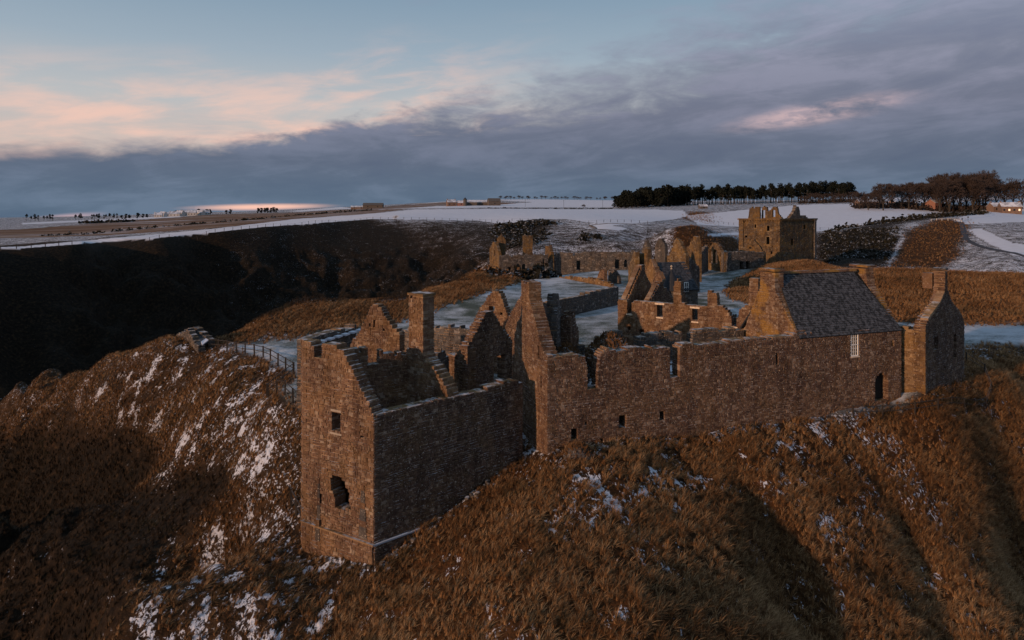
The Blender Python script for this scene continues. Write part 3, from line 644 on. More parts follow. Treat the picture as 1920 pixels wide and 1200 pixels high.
# gable wall
pr = S(N0, N1, (568, 640), (640, 652)); pk = S(N0, N1, (640, 652), (697, 778))
ge = pk[1][0]; L1 = math.hypot(5.15, 3.1)
prof = [(0, pr[0][1]), (pk[0][0], pk[0][1])]
ns = 13
for i in range(ns):
    a = pk[0][0] + (L1 - pk[0][0]) * i / ns; z = pk[0][1] + (pk[1][1] - pk[0][1]) * (i + .5) / ns
    prof += [(a + .02, z), (pk[0][0] + (L1 - pk[0][0]) * (i + 1) / ns, z)]
H = [RC(N0, N1, 589, 603, 645, 673), RC(N0, N1, 622, 638, 772, 811), RC(N0, N1, 596, 603, 926, 942), RC(N0, N1, 676, 681, 818, 824),
     poly(S(N0, N1, (619, 893), (634, 891), (646, 903), (648, 915), (656, 925), (653, 938), (657, 952), (640, 958), (628, 953), (629, 935), (621, 918)))]
gw = Wall(N0, N1, TH, -3.65, prof, H, .19, .32, .11, 'brown_rubble', seed=1, tint=(.25, .95))
wl = [('gable_wall', gw)]
off = lambda A, B, o: (tuple(np.array(A) - np.array([-(B[1] - A[1]), B[0] - A[0]]) / math.hypot(B[0] - A[0], B[1] - A[1]) * o), tuple(np.array(B) - np.array([-(B[1] - A[1]), B[0] - A[0]]) / math.hypot(B[0] - A[0], B[1] - A[1]) * o))
pa, pb = off(N0, N1, .10)
wl.append(('plinth_wall', Wall(pa, pb, TH + .05, -7.4, [(0, -3.66), (L1, -3.66)], [], .20, .34, .0, 'brown_rubble', seed=2, tint=(.25, .95))))
# long front wall, top rising slightly to the right, battered foot
L2 = math.hypot(N2[0] - N1[0], N2[1] - N1[1])
pf = S(N1, N2, (720, 773), (800, 757), (895, 735), (950, 716), (980, 716))
prof = [(0, 3.85)] + [p for p in pf if 0 < p[0] < L2] + [(L2, pf[-1][1])]
fw = Wall(N1, N2, TH, -3.65, prof, [], .18, .28, .05, 'purple_rubble', seed=3, tint=(0, .85))
wl.append(('front_wall', fw))
pa, pb = off(N1, N2, .08)
wl.append(('plinth_wall', Wall(pa, pb, TH, -7.0, [(0, -3.66), (L2, -3.66)], [], .20, .30, 0, 'purple_rubble', seed=4, tint=(0, .8))))
# back wall with three broken windows
NB = (-7.1, 45.9)
pf = S(N0, NB, (568, 640), (640, 650), (700, 655), (762, 668))
LB = math.hypot(NB[0] - N0[0], NB[1] - N0[1])
bw = Wall(N0, NB, .8, -5.5, [(0, pf[0][1])] + pf[1:3] + [(LB, pf[3][1])], [RC(N0, NB, 642, 653, 600, 676), RC(N0, NB, 690, 712, 600, 683)], .21, .34, .14, 'brown_rubble', seed=5, tint=(.15, .95))
wl.append(('back_wall', bw))
# cross wall carrying the chimney
C0 = (-7.9, 46.4); C1 = (-4.15, 43.35)
LC = math.hypot(C1[0] - C0[0], C1[1] - C0[1])
sc0, sc1 = spx(C0, C1, 766), spx(C0, C1, 793)
zc = zpx(C0, C1, 780, 662)
prof = [(0, zc - .3), (max(sc0 - .3, .02), zc + .1), (max(sc0 - .02, .05), zc + .2), (sc0, 10.35), (sc1, 10.35), (sc1 + .02, zc)] + [p for p in S(C0, C1, (812, 690), (835, 722))] + [(LC, 3.9)]
cw = Wall(C0, C1, 1.05, -2, prof, [], .21, .34, .13, 'brown_rubble', seed=6, tint=(.2, 1.))
wl.append(('chimney_gable', cw))
build_walls(r1, wl, 300)
mb = MB(); wbar(cw, sc0 - .07, sc1 + .07, -.07, 1.12, 10.40, 10.56, 'ochre_rubble', mb, .4); mb.build('chimney_cope', r1)
slab(r1, 'earth_floor', [inset(N0, N1, .5, .95), inset(N0, N1, 5.5, .95), (N2[0] - .8, N2[1] + .9), (-3.2, 50.), (NB[0] + .2, NB[1] - .6)], -1, 2.15, 'earth')
mb = MB(); wbar(gw, spx(N0, N1, 619), spx(N0, N1, 641), -.04, .05, zpx(N0, N1, 630, 815), zpx(N0, N1, 630, 811.5), 'dressed_stone', mb, .2)
wbar(gw, spx(N0, N1, 621), spx(N0, N1, 640), -.045, .05, zpx(N0, N1, 630, 772), zpx(N0, N1, 630, 768), 'dressed_stone', mb, .2); mb.build('window_dressing', r1)
mb = MB()                                                  # string course
wbar(gw, -.05, L1 + .12, -.18, .05, -3.68, -3.58, 'lime_mortar', mb, .2); mb.build('string_course', r1)
mb = MB(); wbar(fw, -.1, L2, -.16, .05, -3.68, -3.59, 'snowy_roof', mb, .5); mb.build('string_course', r1)
for (x0, x1, ya, yb) in ((594, 602, 893, 1012), (673, 688, 908, 1010)):
    mb = MB()
    for k in range(9):
        f0 = k / 9; f1 = (k + 1) / 9; wd_ = (.25 + .75 * f1) * (x1 - x0) / 2; xc = (x0 + x1) / 2
        s0, s1 = spx(N0, N1, xc - wd_), spx(N0, N1, xc + wd_); z1_ = zpx(N0, N1, xc, ya + (yb - ya) * f0); z0_ = zpx(N0, N1, xc, ya + (yb - ya) * f1)
        o_ = .04 if z0_ > -3.6 else .14
        wbar(gw, s0, s1, -o_, .02, z0_ - .01, z1_ - .01, 'grey_rubble' if k % 3 else 'brown_rubble', mb, random.uniform(0, .3))
    mb.build('wall_scar', r1)

# ================================================================ 2. long hall range with the roofed house at its right
B0 = (2.4, 45.8); B1 = (33.3, 57.0); LBW = math.hypot(B1[0] - B0[0], B1[1] - B0[1])
r2 = empty('hall_range', (2.4, 45.8, -1), 0, 'long stone range with a steep slate-roofed house and white sash window at one end', 'castle range')
pf = S(B0, B1, (1030, 666), (1060, 667), (1095, 664), (1099, 672), (1103, 740))
prof = S(B0, B1, (1027, 668), (1060, 665), (1096, 668), (1100, 690), (1120, 690), (1124, 665), (1130, 658), (1200, 652), (1262, 650), (1270, 648), (1380, 640), (1460, 630), (1496, 628), (1687, 618))
prof = [(0, prof[0][1])] + prof[1:-1] + [(LBW, prof[-1][1])]
sw0, sw1 = spx(B0, B1, 1596), spx(B0, B1, 1610)
H = [RC(B0, B1, 1102, 1120, 600, 728), RC(B0, B1, 1257, 1274, 600, 706), RC(B0, B1, 1071, 1083, 806, 825), RC(B0, B1, 1161, 1174, 779, 802), RC(B0, B1, 1237, 1246, 772, 790), RC(B0, B1, 1126, 1131, 825, 833),
     RC(B0, B1, 1097, 1101, 792, 798), RC(B0, B1, 1368, 1375, 803, 812), RC(B0, B1, 1436, 1442, 792, 798), RC(B0, B1, 1595, 1611, 625, 668),
     arch(spx(B0, B1, 1641), spx(B0, B1, 1665), zpx(B0, B1, 1652, 752), zpx(B0, B1, 1652, 701)), RC(B0, B1, 1455, 1459, 660, 682), RC(B0, B1, 1672, 1676, 637, 650)]
mw = Wall(B0, B1, 1.0, -2.6, prof, H, .195, .31, .11, 'purple_rubble', seed=10, tint=(.1, .95))
wl = [('front_wall', mw)]
nB = mw.n
def BP(s_, w_): p = mw.A + mw.d * s_ + nB * w_; return (float(p[0]), float(p[1]))
WID = 7.0
# left gable with tall chimney (face looks left)
G0, G1 = BP(0, WID), BP(0, 1.0)          # wall runs from back to front so its face is to the left
G1b = BP(0, 0.02)
LG = WID - .02
gp = lambda px, py: (spx(G0, G1b, px), zpx(G0, G1b, px, py))
prof = [(0, gp(968, 640)[1] - .2), gp(962.5, 612) if gp(962.5, 612)[0] > 0 else (.3, 7), (gp(978, 600)[0], gp(978, 600)[1]), (gp(980, 560)[0] - .03, gp(978, 590)[1])]
s_a, s_b = gp(979, 540)[0], gp(1001, 540)[0]
sg = [(0, 5.6), (1.0, 7.4), (1.9, 8.4), (2.0, 11.0), (3.55, 11.0), (3.6, 9.9), (4.6, 8.4), (5.8, 6.9), (LG, 6.0)]
glw = Wall(G0, G1b, 1.0, -2.6, sg, [rect(spx(G0, G1b, 1008), spx(G0, G1b, 1011), zpx(G0, G1b, 1010, 672), zpx(G0, G1b, 1010, 648)), rect(spx(G0, G1b, 1013), spx(G0, G1b, 1017), zpx(G0, G1b, 1015, 727), zpx(G0, G1b, 1015, 705))], .19, .30, .15, 'brown_rubble', seed=11, tint=(.25, .95))
wl.append(('chimney_gable', glw))
# back wall, broken into lengths
bk = Wall(BP(1.0, WID - .9), BP(21.5, WID - .9), .9, -.5, [(0, 7.6), (2.2, 7.0), (2.6, 5.4), (6.0, 5.2), (6.1, 5.9), (8.3, 6.2), (8.5, 3.6), (9.7, 3.6), (9.8, 5.9), (14.0, 6.0), (14.1, 5.0), (15, 5.0), (15.1, 5.9), (20.6, 5.8)], [], .25, .42, .16, 'grey_rubble', seed=12, tint=(.0, .9))
wl.append(('back_wall', bk))
# ragged cross walls behind the chimney
wl.append(('cross_wall', Wall(BP(2.3, 3.6), BP(3.9, 6.2), .8, 0, [(0, 8.2), (.6, 9.6), (1.4, 9.7), (1.9, 8.8), (2.6, 8.9), (3.1, 7.4)], [], .25, .4, .5, 'grey_rubble', seed=13)))
wl.append(('cross_wall', Wall(BP(4.1, 5.0), BP(5.6, 6.6), .8, 0, [(0, 8.0), (1.1, 7.6), (2.2, 6.4)], [], .25, .4, .5, 'purple_rubble', seed=14)))
# house gable at s = 21.8 with its chimney
sH = 21.75; E0, E1 = BP(sH, WID), BP(sH, .03); LE = WID - .03
zr = 10.9; ez = 6.15
pr_ = [(0, 4.9), (2.55, zr - 1.2), (2.56, 11.1), (4.35, 11.1), (4.36, zr - 1.35), (LE, ez + .05)]
hg = Wall(E0, E1, .9, 3, pr_, [], .19, .30, .03, 'lichened_rubble', seed=15, tint=(.3, 1.))
wl.append(('house_gable', hg))
sR = LBW - .9
F0_, F1_ = BP(sR, WID), BP(sR, .03)
hg2 = Wall(F0_, F1_, .9, 0, [(0, 5.2), (2.6, zr - .9), (2.7, 11.15), (4.1, 11.15), (4.31, zr - 1.2), (LE, ez - .1)], [], .21, .36, .03, 'lichened_rubble', seed=16, tint=(.2, .9))
wl.append(('house_gable', hg2))
wl.append(('back_wall', Wall(BP(sH, WID - .8), BP(LBW, WID - .8), .8, -1, [(0, 5.4), (LBW - sH, 5.6)], [], .28, .5, 0, 'brown_rubble', seed=17)))
build_walls(r2, wl, 300)
slab(r2, 'upper_floor', [BP(.95, .95), BP(sH, .95), BP(sH, WID - .85), BP(.95, WID - .85)], -1, 3.55, 'snowy_floor')
slab(r2, 'house_floor', [BP(sH + .9, .95), BP(LBW - .9, .95), BP(LBW - .9, WID - .8), BP(sH + .9, WID - .8)], 3.0, 3.3, 'dark_slate')
# overgrown rubble heap inside, left of the middle
# slate roof: battens board + every slate
rz = zr
def slates(root, name, P0, P1, Q0, Q1, course, wdt, mat, seed=0, sub=None):
    """P0-P1 eaves left to right, Q0-Q1 ridge; overlapping slates as one part"""
    r = random.Random(seed); P0, P1, Q0, Q1 = map(Vector, (P0, P1, Q0, Q1)); mb = MB()
    up = ((Q0 - P0) + (Q1 - P1)) / 2; al = (P1 - P0); nrm = al.cross(up).normalized()
    if nrm.z < 0: nrm = -nrm
    nc = int(up.length / course); 
    base = MB(); lo = nrm * .0
    base.add([tuple(p) for p in (P0, P1, Q1, Q0)] + [tuple(p - nrm * .1) for p in (P0, P1, Q1, Q0)], [(0, 1, 2, 3), (7, 6, 5, 4), (0, 4, 5, 1), (1, 5, 6, 2), (2, 6, 7, 3), (3, 7, 4, 0)], mat, .3)
    b_ = base.build('roof_boarding', root)
    for i in range(nc):
        f0 = i / nc; f1 = min(1, (i + 1.25) / nc); a = -r.uniform(0, wdt)
        L0 = (P0.lerp(Q0, f0) - P1.lerp(Q1, f0)).length
        while a < L0:
            w2 = wdt * r.uniform(.75, 1.2); x0 = max(0, a + .006) / L0; x1 = min(L0, a + w2 - .006) / L0; a += w2
            if x1 - x0 < .003: continue
            lf = .045 + r.uniform(0, .02)
            A_ = P0.lerp(Q0, f0).lerp(P1.lerp(Q1, f0), x0); B_ = P0.lerp(Q0, f0).lerp(P1.lerp(Q1, f0), x1)
            C_ = P0.lerp(Q0, f1).lerp(P1.lerp(Q1, f1), x1); D_ = P0.lerp(Q0, f1).lerp(P1.lerp(Q1, f1), x0)
            v = [A_ + nrm * .01, B_ + nrm * .01, C_ + nrm * .003, D_ + nrm * .003, A_ + nrm * lf, B_ + nrm * lf, C_ + nrm * .012, D_ + nrm * .012]
            mb.add([tuple(p) for p in v], BOXF, mat, max(.02, min(1, r.gauss(.5, .22))))
    return mb.build(name, root, 'stuff')
def xyz(p, z): return (p[0], p[1], z)
slates(r2, 'slate_roof', xyz(BP(sH + .05, -.12), 6.02), xyz(BP(LBW - .05, -.12), 6.02), xyz(BP(sH + .9, 3.5), zr), xyz(BP(sR - .9, 3.5), zr), .20, .27, 'slate', 5)
slates(r2, 'slate_roof', xyz(BP(LBW - .05, WID + .1), 5.7), xyz(BP(sH + .05, WID + .1), 5.7), xyz(BP(sR - .9, 3.5), zr), xyz(BP(sH + .9, 3.5), zr), .35, .5, 'slate', 6)
mb = MB(); mb.hexa([xyz(BP(sH + .9, 3.3), zr - .06), xyz(BP(sR - .5, 3.3), zr - .06), xyz(BP(sR - .5, 3.7), zr - .06), xyz(BP(sH + .9, 3.7), zr - .06), xyz(BP(sH + .9, 3.38), zr + .14), xyz(BP(sR - .5, 3.38), zr + .14), xyz(BP(sR - .5, 3.62), zr + .14), xyz(BP(sH + .9, 3.62), zr + .14)], 'lichened_rubble', .4); mb.build('ridge_stones', r2)
for gg, zt in ((hg, 11.1), (hg2, 11.15)):
    mb = MB(); wbar(gg, 2.46, 4.45, -.1, 1.0, zt + .03, zt + .22, 'lichened_rubble', mb, .3); mb.build('chimney_cope', r2)
# sash window
zs0, zs1 = zpx(B0, B1, 1603, 668), zpx(B0, B1, 1603, 625)
mb = MB()
for (a0, a1, z0, z1) in ((sw0, sw0 + .07, zs0, zs1), (sw1 - .07, sw1, zs0, zs1), (sw0 + .071, sw1 - .071, zs0, zs0 + .09), (sw0 + .071, sw1 - .071, zs1 - .08, zs1), (sw0 + .071, sw1 - .071, (zs0 + zs1) / 2 - .03, (zs0 + zs1) / 2 + .03)):
    wbar(mw, a0, a1, .02, .12, z0, z1, 'white_paint', mb)
fr = mb.build('sash_frame', r2)
for i in range(1, 3):
    a = sw0 + .07 + (sw1 - sw0 - .14) * i / 3; mb = MB(); wbar(mw, a - .014, a + .014, .05, .085, zs0 + .09, zs1 - .08, 'white_paint', mb); mb.build('glazing_bar', fr)
for i in (1, 2, 4, 5):
    z = zs0 + .05 + (zs1 - zs0 - .1) * i / 6; mb = MB(); wbar(mw, sw0 + .07, sw1 - .07, .052, .083, z - .014, z + .014, 'white_paint', mb); mb.build('glazing_bar', fr)
mb = MB(); wbar(mw, sw0 + .05, sw1 - .05, .09, .1, zs0 + .05, zs1 - .05, 'glass_pane', mb); mb.build('window_pane', fr)
mb = MB(); wbar(mw, sw0 - .06, sw1 + .08, -.06, .1, zs0 - .09, zs0 - .002, 'dressed_stone', mb, .9); mb.build('window_sill', r2)
mb = MB(); wbar(mw, spx(B0, B1, 1641) - .05, spx(B0, B1, 1665) + .05, .6, .68, -1, 3, 'weathered_timber', mb, .05); mb.build('door', r2)
mb = MB(); wbar(mw, spx(B0, B1, 1101), spx(B0, B1, 1121), .2, .26, zpx(B0, B1, 1111, 725), zpx(B0, B1, 1111, 723), 'galvanised', mb); mb.build('safety_rail', r2)

# ================================================================ 3. chapel end
r3 = empty('chapel_gable', (34.8, 56, 0), 0, 'stone gable with a thin stack at its peak, right of the slate roof', 'chapel ruin', 'roofless ruined ranges of the castle')
F0 = (34.85, 56.2); F1 = (42.75, 63.0)
LF = math.hypot(F1[0] - F0[0], F1[1] - F0[1])
sm = LF * .5
prof = [(0, 6.5), (.5, 6.9), (sm - 1.6, 8.1), (sm - .36, 9.0), (sm - .27, 10.9), (sm + .27, 10.9), (sm + .42, 9.1), (sm + 1.6, 8.0), (LF - 1.2, 6.8), (LF - .2, 5.9), (LF, 5.7)]
cg = Wall(F0, F1, .9, -2.2, prof, [RC(F0, F1, 1752, 1759, 630, 657), RC(F0, F1, 1788, 1793, 627, 672), RC(F0, F1, 1770, 1773, 686, 692)], .20, .32, .09, 'purple_rubble', seed=20, tint=(.0, .9))
SD0 = (B1[0] + .15, B1[1] + .45); nF = cg.n
SL = math.hypot(F0[0] - SD0[0], F0[1] - SD0[1])
sdw = Wall((F0[0] + nF[0] * 6.0, F0[1] + nF[1] * 6.0), F0, .8, -2.2, [(0, 6.3), (4., 6.4), (5.0, 5.9), (6.0, 6.5)], [], .24, .38, .16, 'ochre_rubble', seed=21, tint=(.2, 1.))
e0 = (F1[0] + nF[0] * 6 , F1[1] + nF[1] * 6)
rdw = Wall(F1, e0, .8, -2.2, [(0, 5.8), (3, 5.0), (6, 4.0)], [], .26, .42, .2, 'grey_rubble', seed=22)
build_walls(r3, [('front_gable', cg), ('side_wall', sdw), ('far_wall', rdw)], 200)
mb = MB(); wbar(cg, sm - .36, sm + .36, -.08, .98, 10.95, 11.1, 'grey_rubble', mb, .2); mb.build('stack_cope', r3)
mb = MB(); mb.hexa([cg.pt(sm - .27, 1.0, 9.2), cg.pt(sm + .25, 1.0, 9.2), cg.pt(sm + .25, 1.8, 9.2), cg.pt(sm - .27, 1.8, 9.2), cg.pt(sm - .27, 1.0, 10.6), cg.pt(sm + .25, 1.0, 10.6), cg.pt(sm + .25, 1.8, 10.6), cg.pt(sm - .27, 1.8, 10.6)], 'brown_rubble', .5); mb.build('stack_side', r3)

# ================================================================ 4. ruins between the lodging and the hall
RG = 'roofless ruined ranges of the castle'
def ruin(name, label, walls, nobj=0, cat='ruin', group=RG):
    w0 = walls[0][1]; rt = empty(name, (w0.A[0], w0.A[1], 0), 0, label, cat, group); build_walls(rt, walls, nobj); return rt
def W2(x0, D0, x1, D1, *a, **k): return Wall(pt(x0, D0), pt(x1, D1), *a, **k)
def Wpx(x0, D0, x1, D1, top, holes=(), zb=-2.5, thick=.8, **k):
    A, B = pt(x0, D0), pt(x1, D1); L = math.hypot(B[0] - A[0], B[1] - A[1])
    pf = S(A, B, *top); pf = [(min(max(a, 0), L), b_) for a, b_ in pf]
    H = [RC(A, B, *h) if len(h) == 4 else arch(spx(A, B, h[0]), spx(A, B, h[1]), zpx(A, B, (h[0] + h[1]) / 2, h[3]), zpx(A, B, (h[0] + h[1]) / 2, h[2])) for h in holes]
    return Wall(A, B, thick, zb, pf, H, **k)
a_ = Wpx(876, 54.5, 961, 60.0, [(876, 655), (884, 640), (902, 600), (910, 583), (918, 579), (926, 590), (945, 622), (961, 640)], [(926, 946, 668, 716)], course=.24, length=.36, rag=.18, mat='purple_rubble', seed=30)
b_ = Wpx(838, 57, 878, 54.6, [(838, 668), (846, 665), (862, 660), (878, 652)], course=.24, length=.38, rag=.2, mat='brown_rubble', seed=31)
ruin('ruined_gable', 'dark pointed ruined gable between the tall chimney and the chimneyed gable of the hall', [('gable_wall', a_), ('side_wall', b_)], 150)
a_ = Wpx(880, 68, 952, 65.5, [(880, 612), (884, 605), (900, 578), (914, 553), (925, 545), (938, 552), (945, 572), (952, 592)], [(917, 927, 576, 585), (903, 906, 581, 586), (938, 942, 584, 589)], zb=-1, course=.26, length=.4, rag=.16, mat='brown_rubble', seed=32, tint=(.2, 1))
b_ = Wpx(946, 64, 982, 60, [(946, 612), (958, 585), (972, 560), (982, 548)], zb=0, course=.26, length=.42, rag=.15, mat='purple_rubble', seed=33)
ruin('ruined_gable', 'sunlit pointed gable with a small square window, right behind the dark gable', [('gable_wall', a_), ('side_wall', b_)])
a_ = Wpx(655, 57, 750, 55, [(655, 640), (676, 612), (694, 580), (703, 571), (713, 572), (722, 590), (735, 612), (750, 632)], [(700, 703, 600, 612), (692, 695, 606, 611), (718, 721, 612, 618)], zb=-1.5, course=.25, length=.36, rag=.28, mat='brown_rubble', seed=34, tint=(.1, .95))
ruin('ruined_gable', 'broken pointed gable rising left of the tall free-standing chimney', [('gable_wall', a_)])
a_ = Wpx(578, 56, 668, 64, [(578, 636), (620, 624), (668, 611)], zb=-1.5, thick=1.1, course=.26, length=.5, rag=.1, mat='grey_rubble', seed=35)
rt = ruin('ruined_wall', 'low wall with snow-topped steps behind the broken windows of the nearest lodging', [('wall', a_)], cat='wall')
for k in range(7):
    s0 = 1.2 + k * 1.35; zt = float(interp([(0, zat(636, 56)), (a_.L, zat(611, 64))], s0)) + .12
    mb = MB(); wbar(a_, s0, s0 + .75, -.62, -.06, zt - .6, zt - .45, 'track_snow', mb); mb.build('step', rt)
a_ = Wpx(735, 78, 884, 72, [(735, 622), (760, 616), (800, 612), (850, 612), (884, 618)], zb=-1, course=.28, length=.5, rag=.12, mat='grey_rubble', seed=36)
ruin('rubble_wall', 'grey boulder wall behind the tall chimney at the near edge of the lawn', [('wall', a_)], cat='wall')
a_ = Wpx(808, 52, 842, 55, [(808, 690), (820, 660), (830, 650), (842, 668)], zb=-1, course=.25, length=.4, rag=.3, mat='grey_rubble', seed=37)
ruin('ruined_wall', 'small broken cross wall in the shade right of the tall chimney', [('wall', a_)], cat='wall')

def coping(root, w_, pts_, step=.42, mat='brown_rubble', tint=(.7, 1.), h=.12):
    """separate cope stones laid along a sloping wall head"""
    r = random.Random(len(pts_) * 7 + int(w_.L * 10)); me_ = {}
    for (a0, z0), (a1, z1) in zip(pts_[:-1], pts_[1:]):
        L = math.hypot(a1 - a0, z1 - z0); n_ = max(1, int(L / step))
        for i in range(n_):
            if r.random() < .12: continue
            f0, f1 = i / n_, (i + .88) / n_; lo = r.uniform(.0, .05)
            p = [(a0 + (a1 - a0) * f0, z0 + (z1 - z0) * f0), (a0 + (a1 - a0) * f1, z0 + (z1 - z0) * f1)]
            mb = MB(); t0, t1 = -.05, min(w_.th + .05, .55); q = []
            for dz in (-.08, h + lo):
                q += [w_.pt(p[0][0], t0, p[0][1] + dz), w_.pt(p[1][0], t0, p[1][1] + dz), w_.pt(p[1][0], t1, p[1][1] + dz), w_.pt(p[0][0], t1, p[0][1] + dz)]
            mb.hexa(q, mat, r.uniform(*tint)); mb.build('cope_stone', root)

# ================================================================ 5. lit inner range beyond the hall
A5, B5 = pt(1158, 80.5), pt(1440, 70.5)
top = [(1158, 562), (1180, 563), (1183, 566), (1200, 563), (1225, 566), (1262, 570), (1263, 524), (1276, 528), (1277, 570), (1285, 571), (1325, 574), (1326, 543), (1343, 548), (1345, 572), (1352, 572), (1362, 580), (1372, 600), (1382, 600), (1386, 578), (1402, 570), (1404, 522), (1421, 520), (1422, 575), (1440, 590)]
iw = Wpx(1158, 80.5, 1440, 70.5, top, [(1176, 1184, 540, 588), (1232, 1242, 571, 594), (1298, 1308, 578, 602), (1177, 1182, 609, 622), (1199, 1207, 618, 628), (1252, 1258, 621, 628), (1372, 1381, 560, 612)], zb=-1, thick=.9, course=.27, length=.42, rag=.10, mat='brown_rubble', seed=40, tint=(.15, 1.))
r5 = empty('inner_range', (A5[0], A5[1], 0), 0, 'sunlit roofless range with three upright wall stubs, left of the steep slate-roofed house', 'castle range')
L5 = iw.L
def IP(a, t_): return iw.pt(a, t_, 0)[:2]
# left end gable going back, with raised coping
A6, B6 = IP(.02, 9.5), IP(.02, .95)
g6 = Wall(A6, B6, .8, -1, [(0, 5.4), (3.2, 8.6), (3.3, 9.4), (4.3, 9.5), (4.4, 9.0), (8.55, 5.4)], [], .27, .42, .14, 'brown_rubble', seed=41, tint=(.2, 1))
g7 = Wall(IP(2.8, 9.5), IP(2.8, .95), .7, -1, [(0, 4.6), (3.8, 7.2), (4.4, 7.6), (5.2, 7.2), (8.55, 5.0)], [], .27, .42, .12, 'purple_rubble', seed=42)
cs = [Wall(IP(spx(A5, B5, a) + .05, 3.6), IP(spx(A5, B5, a) + .05, .95), .75, -1, [(0, 4.6), (1.2, 5.4), (2.65, zt)], [], .27, .42, .2, 'purple_rubble', seed=43 + k) for k, (a, zt) in enumerate(((1264, 7.4), (1327, 6.4), (1405, 7.6)))]
bk5 = Wall(IP(2., 9.5), IP(L5, 8.), .8, -1, [(0, 3.8), (6, 4.2), (6.2, 2), (8, 2.), (8.5, 3.6), (L5 - 3, 3.0)], [], .28, .45, .3, 'grey_rubble', seed=47)
build_walls(r5, [('front_wall', iw), ('end_gable', g6), ('inner_gable', g7), ('back_wall', bk5)] + [('cross_wall', c_) for c_ in cs])
for (a, b_, y1, y0) in ((1232, 1242, 594, 571), (1298, 1308, 602, 578), (1176, 1184, 588, None), (1372, 1381, 612, None)):
    a0, a1 = spx(A5, B5, a), spx(A5, B5, b_); mb = MB(); wbar(iw, a0 - .1, a1 + .12, -.09, .25, zpx(A5, B5, a, y1) - .16, zpx(A5, B5, a, y1), 'dressed_stone', mb, .9); mb.build('window_sill', r5)
    if y0: mb = MB(); wbar(iw, a0 - .25, a1 + .25, -.09, .25, zpx(A5, B5, a, y0), zpx(A5, B5, a, y0) + .2, 'dressed_stone', mb, .9); mb.build('lintel', r5)
coping(r5, g6, [(4.4, 9.1), (8.5, 5.5)]); coping(r5, g6, [(.2, 5.5), (3.2, 8.65)]); coping(r5, g7, [(5.2, 7.25), (8.5, 5.1)]); coping(r3, cg, [(.5, 6.95), (sm - 1.6, 8.15), (sm - .42, 9.0)], mat='lime_mortar')
# ---- slate-roofed house with turret behind it
D0, D1 = pt(1243, 90.), pt(1309, 91.5)
r6 = empty('turreted_house', (D0[0], D0[1], 0), 0, 'small house with a dark slate roof and a conical turret behind the sunlit range', 'house')
dw = Wall(D0, D1, .7, -1, [(0, 5.6), (9, 5.6)], [RC(D0, D1, 1283, 1291, 529, 548)], .3, .45, .0, 'grey_rubble', seed=50)
def DP(a, t_): return dw.pt(a, t_, 0)[:2]
LD = dw.L
ga = Wall(DP(.02, 7.), DP(.02, .02), .7, -1, [(0, 5.6), (1.5, 7.3), (3.3, 9.5), (3.7, 9.5), (5.4, 7.4), (6.98, 5.75)], [], .3, .42, .1, 'ochre_rubble', seed=51, tint=(.3, 1.))
gb = Wall(DP(LD - .7, 7.), DP(LD - .7, .02), .7, -1, [(0, 5.5), (3.3, 9.0), (3.7, 9.0), (6.98, 5.5)], [], .3, .45, .05, 'grey_rubble', seed=52)
bb = Wall(DP(.7, 6.3), DP(LD - .7, 6.3), .7, -1, [(0, 5.5), (LD - 1.4, 5.5)], [], .3, .45, 0, 'grey_rubble', seed=53)
# a lower gable in front, facing the sun, with one small white window
sg_ = Wall(DP(-.55, 3.4), DP(-.55, -3.0), .5, -1, [(0, 5.0), (2.9, 8.0), (3.3, 8.0), (6.4, 4.8)], [rect(2.9, 3.5, 5.2, 6.0)], .28, .42, .05, 'brown_rubble', seed=54, tint=(.3, 1.))
build_walls(r6, [('front_wall', dw), ('end_gable', ga), ('far_gable', gb), ('back_wall', bb), ('low_gable', sg_)])
slates(r6, 'slate_roof', xyz(DP(.75, -.15), 5.55), xyz(DP(LD, -.15), 5.55), xyz(DP(.75, 3.5), 9.1), xyz(DP(LD, 3.5), 9.1), .3, .4, 'dark_slate', 8)
slates(r6, 'slate_roof', xyz(DP(LD, 7.15), 5.55), xyz(DP(.75, 7.15), 5.55), xyz(DP(LD, 3.5), 9.1), xyz(DP(.75, 3.5), 9.1), .5, .7, 'dark_slate', 9)
coping(r6, ga, [(3.7, 9.5), (5.4, 7.45), (6.95, 5.8)]); coping(r6, ga, [(.1, 5.7), (1.5, 7.35), (3.3, 9.5)]); coping(r6, sg_, [(.1, 5.05), (2.9, 8.0)]); coping(r6, sg_, [(3.3, 8.0), (6.3, 4.85)])
mb = MB(); a0, a1, z0, z1 = spx(D0, D1, 1283), spx(D0, D1, 1291), zpx(D0, D1, 1287, 548), zpx(D0, D1, 1287, 529)
for q in ((a0, a0 + .09, z0, z1), (a1 - .09, a1, z0, z1), (a0 + .09, a1 - .09, z0, z0 + .1), (a0 + .09, a1 - .09, z1 - .1, z1), (a0 + .09, a1 - .09, (z0 + z1) / 2 - .03, (z0 + z1) / 2 + .03), ((a0 + a1) / 2 - .03, (a0 + a1) / 2 + .03, z0 + .1, (z0 + z1) / 2 - .03), ((a0 + a1) / 2 - .03, (a0 + a1) / 2 + .03, (z0 + z1) / 2 + .03, z1 - .1)): wbar(dw, q[0], q[1], .0, .1, q[2], q[3], 'white_paint', mb)
fr = mb.build('sash_frame', r6); mb = MB(); wbar(dw, a0 + .05, a1 - .05, .06, .07, z0 + .05, z1 - .05, 'glass_pane', mb); mb.build('window_pane', fr)
mb = MB()
for q in ((2.82, 2.94, 5.12, 6.08), (3.46, 3.58, 5.12, 6.08), (2.94, 3.46, 5.12, 5.22), (2.94, 3.46, 5.98, 6.08)): wbar(sg_, q[0], q[1], -.05, .1, q[2], q[3], 'white_paint', mb, .4)
mb.build('window_frame', r6)
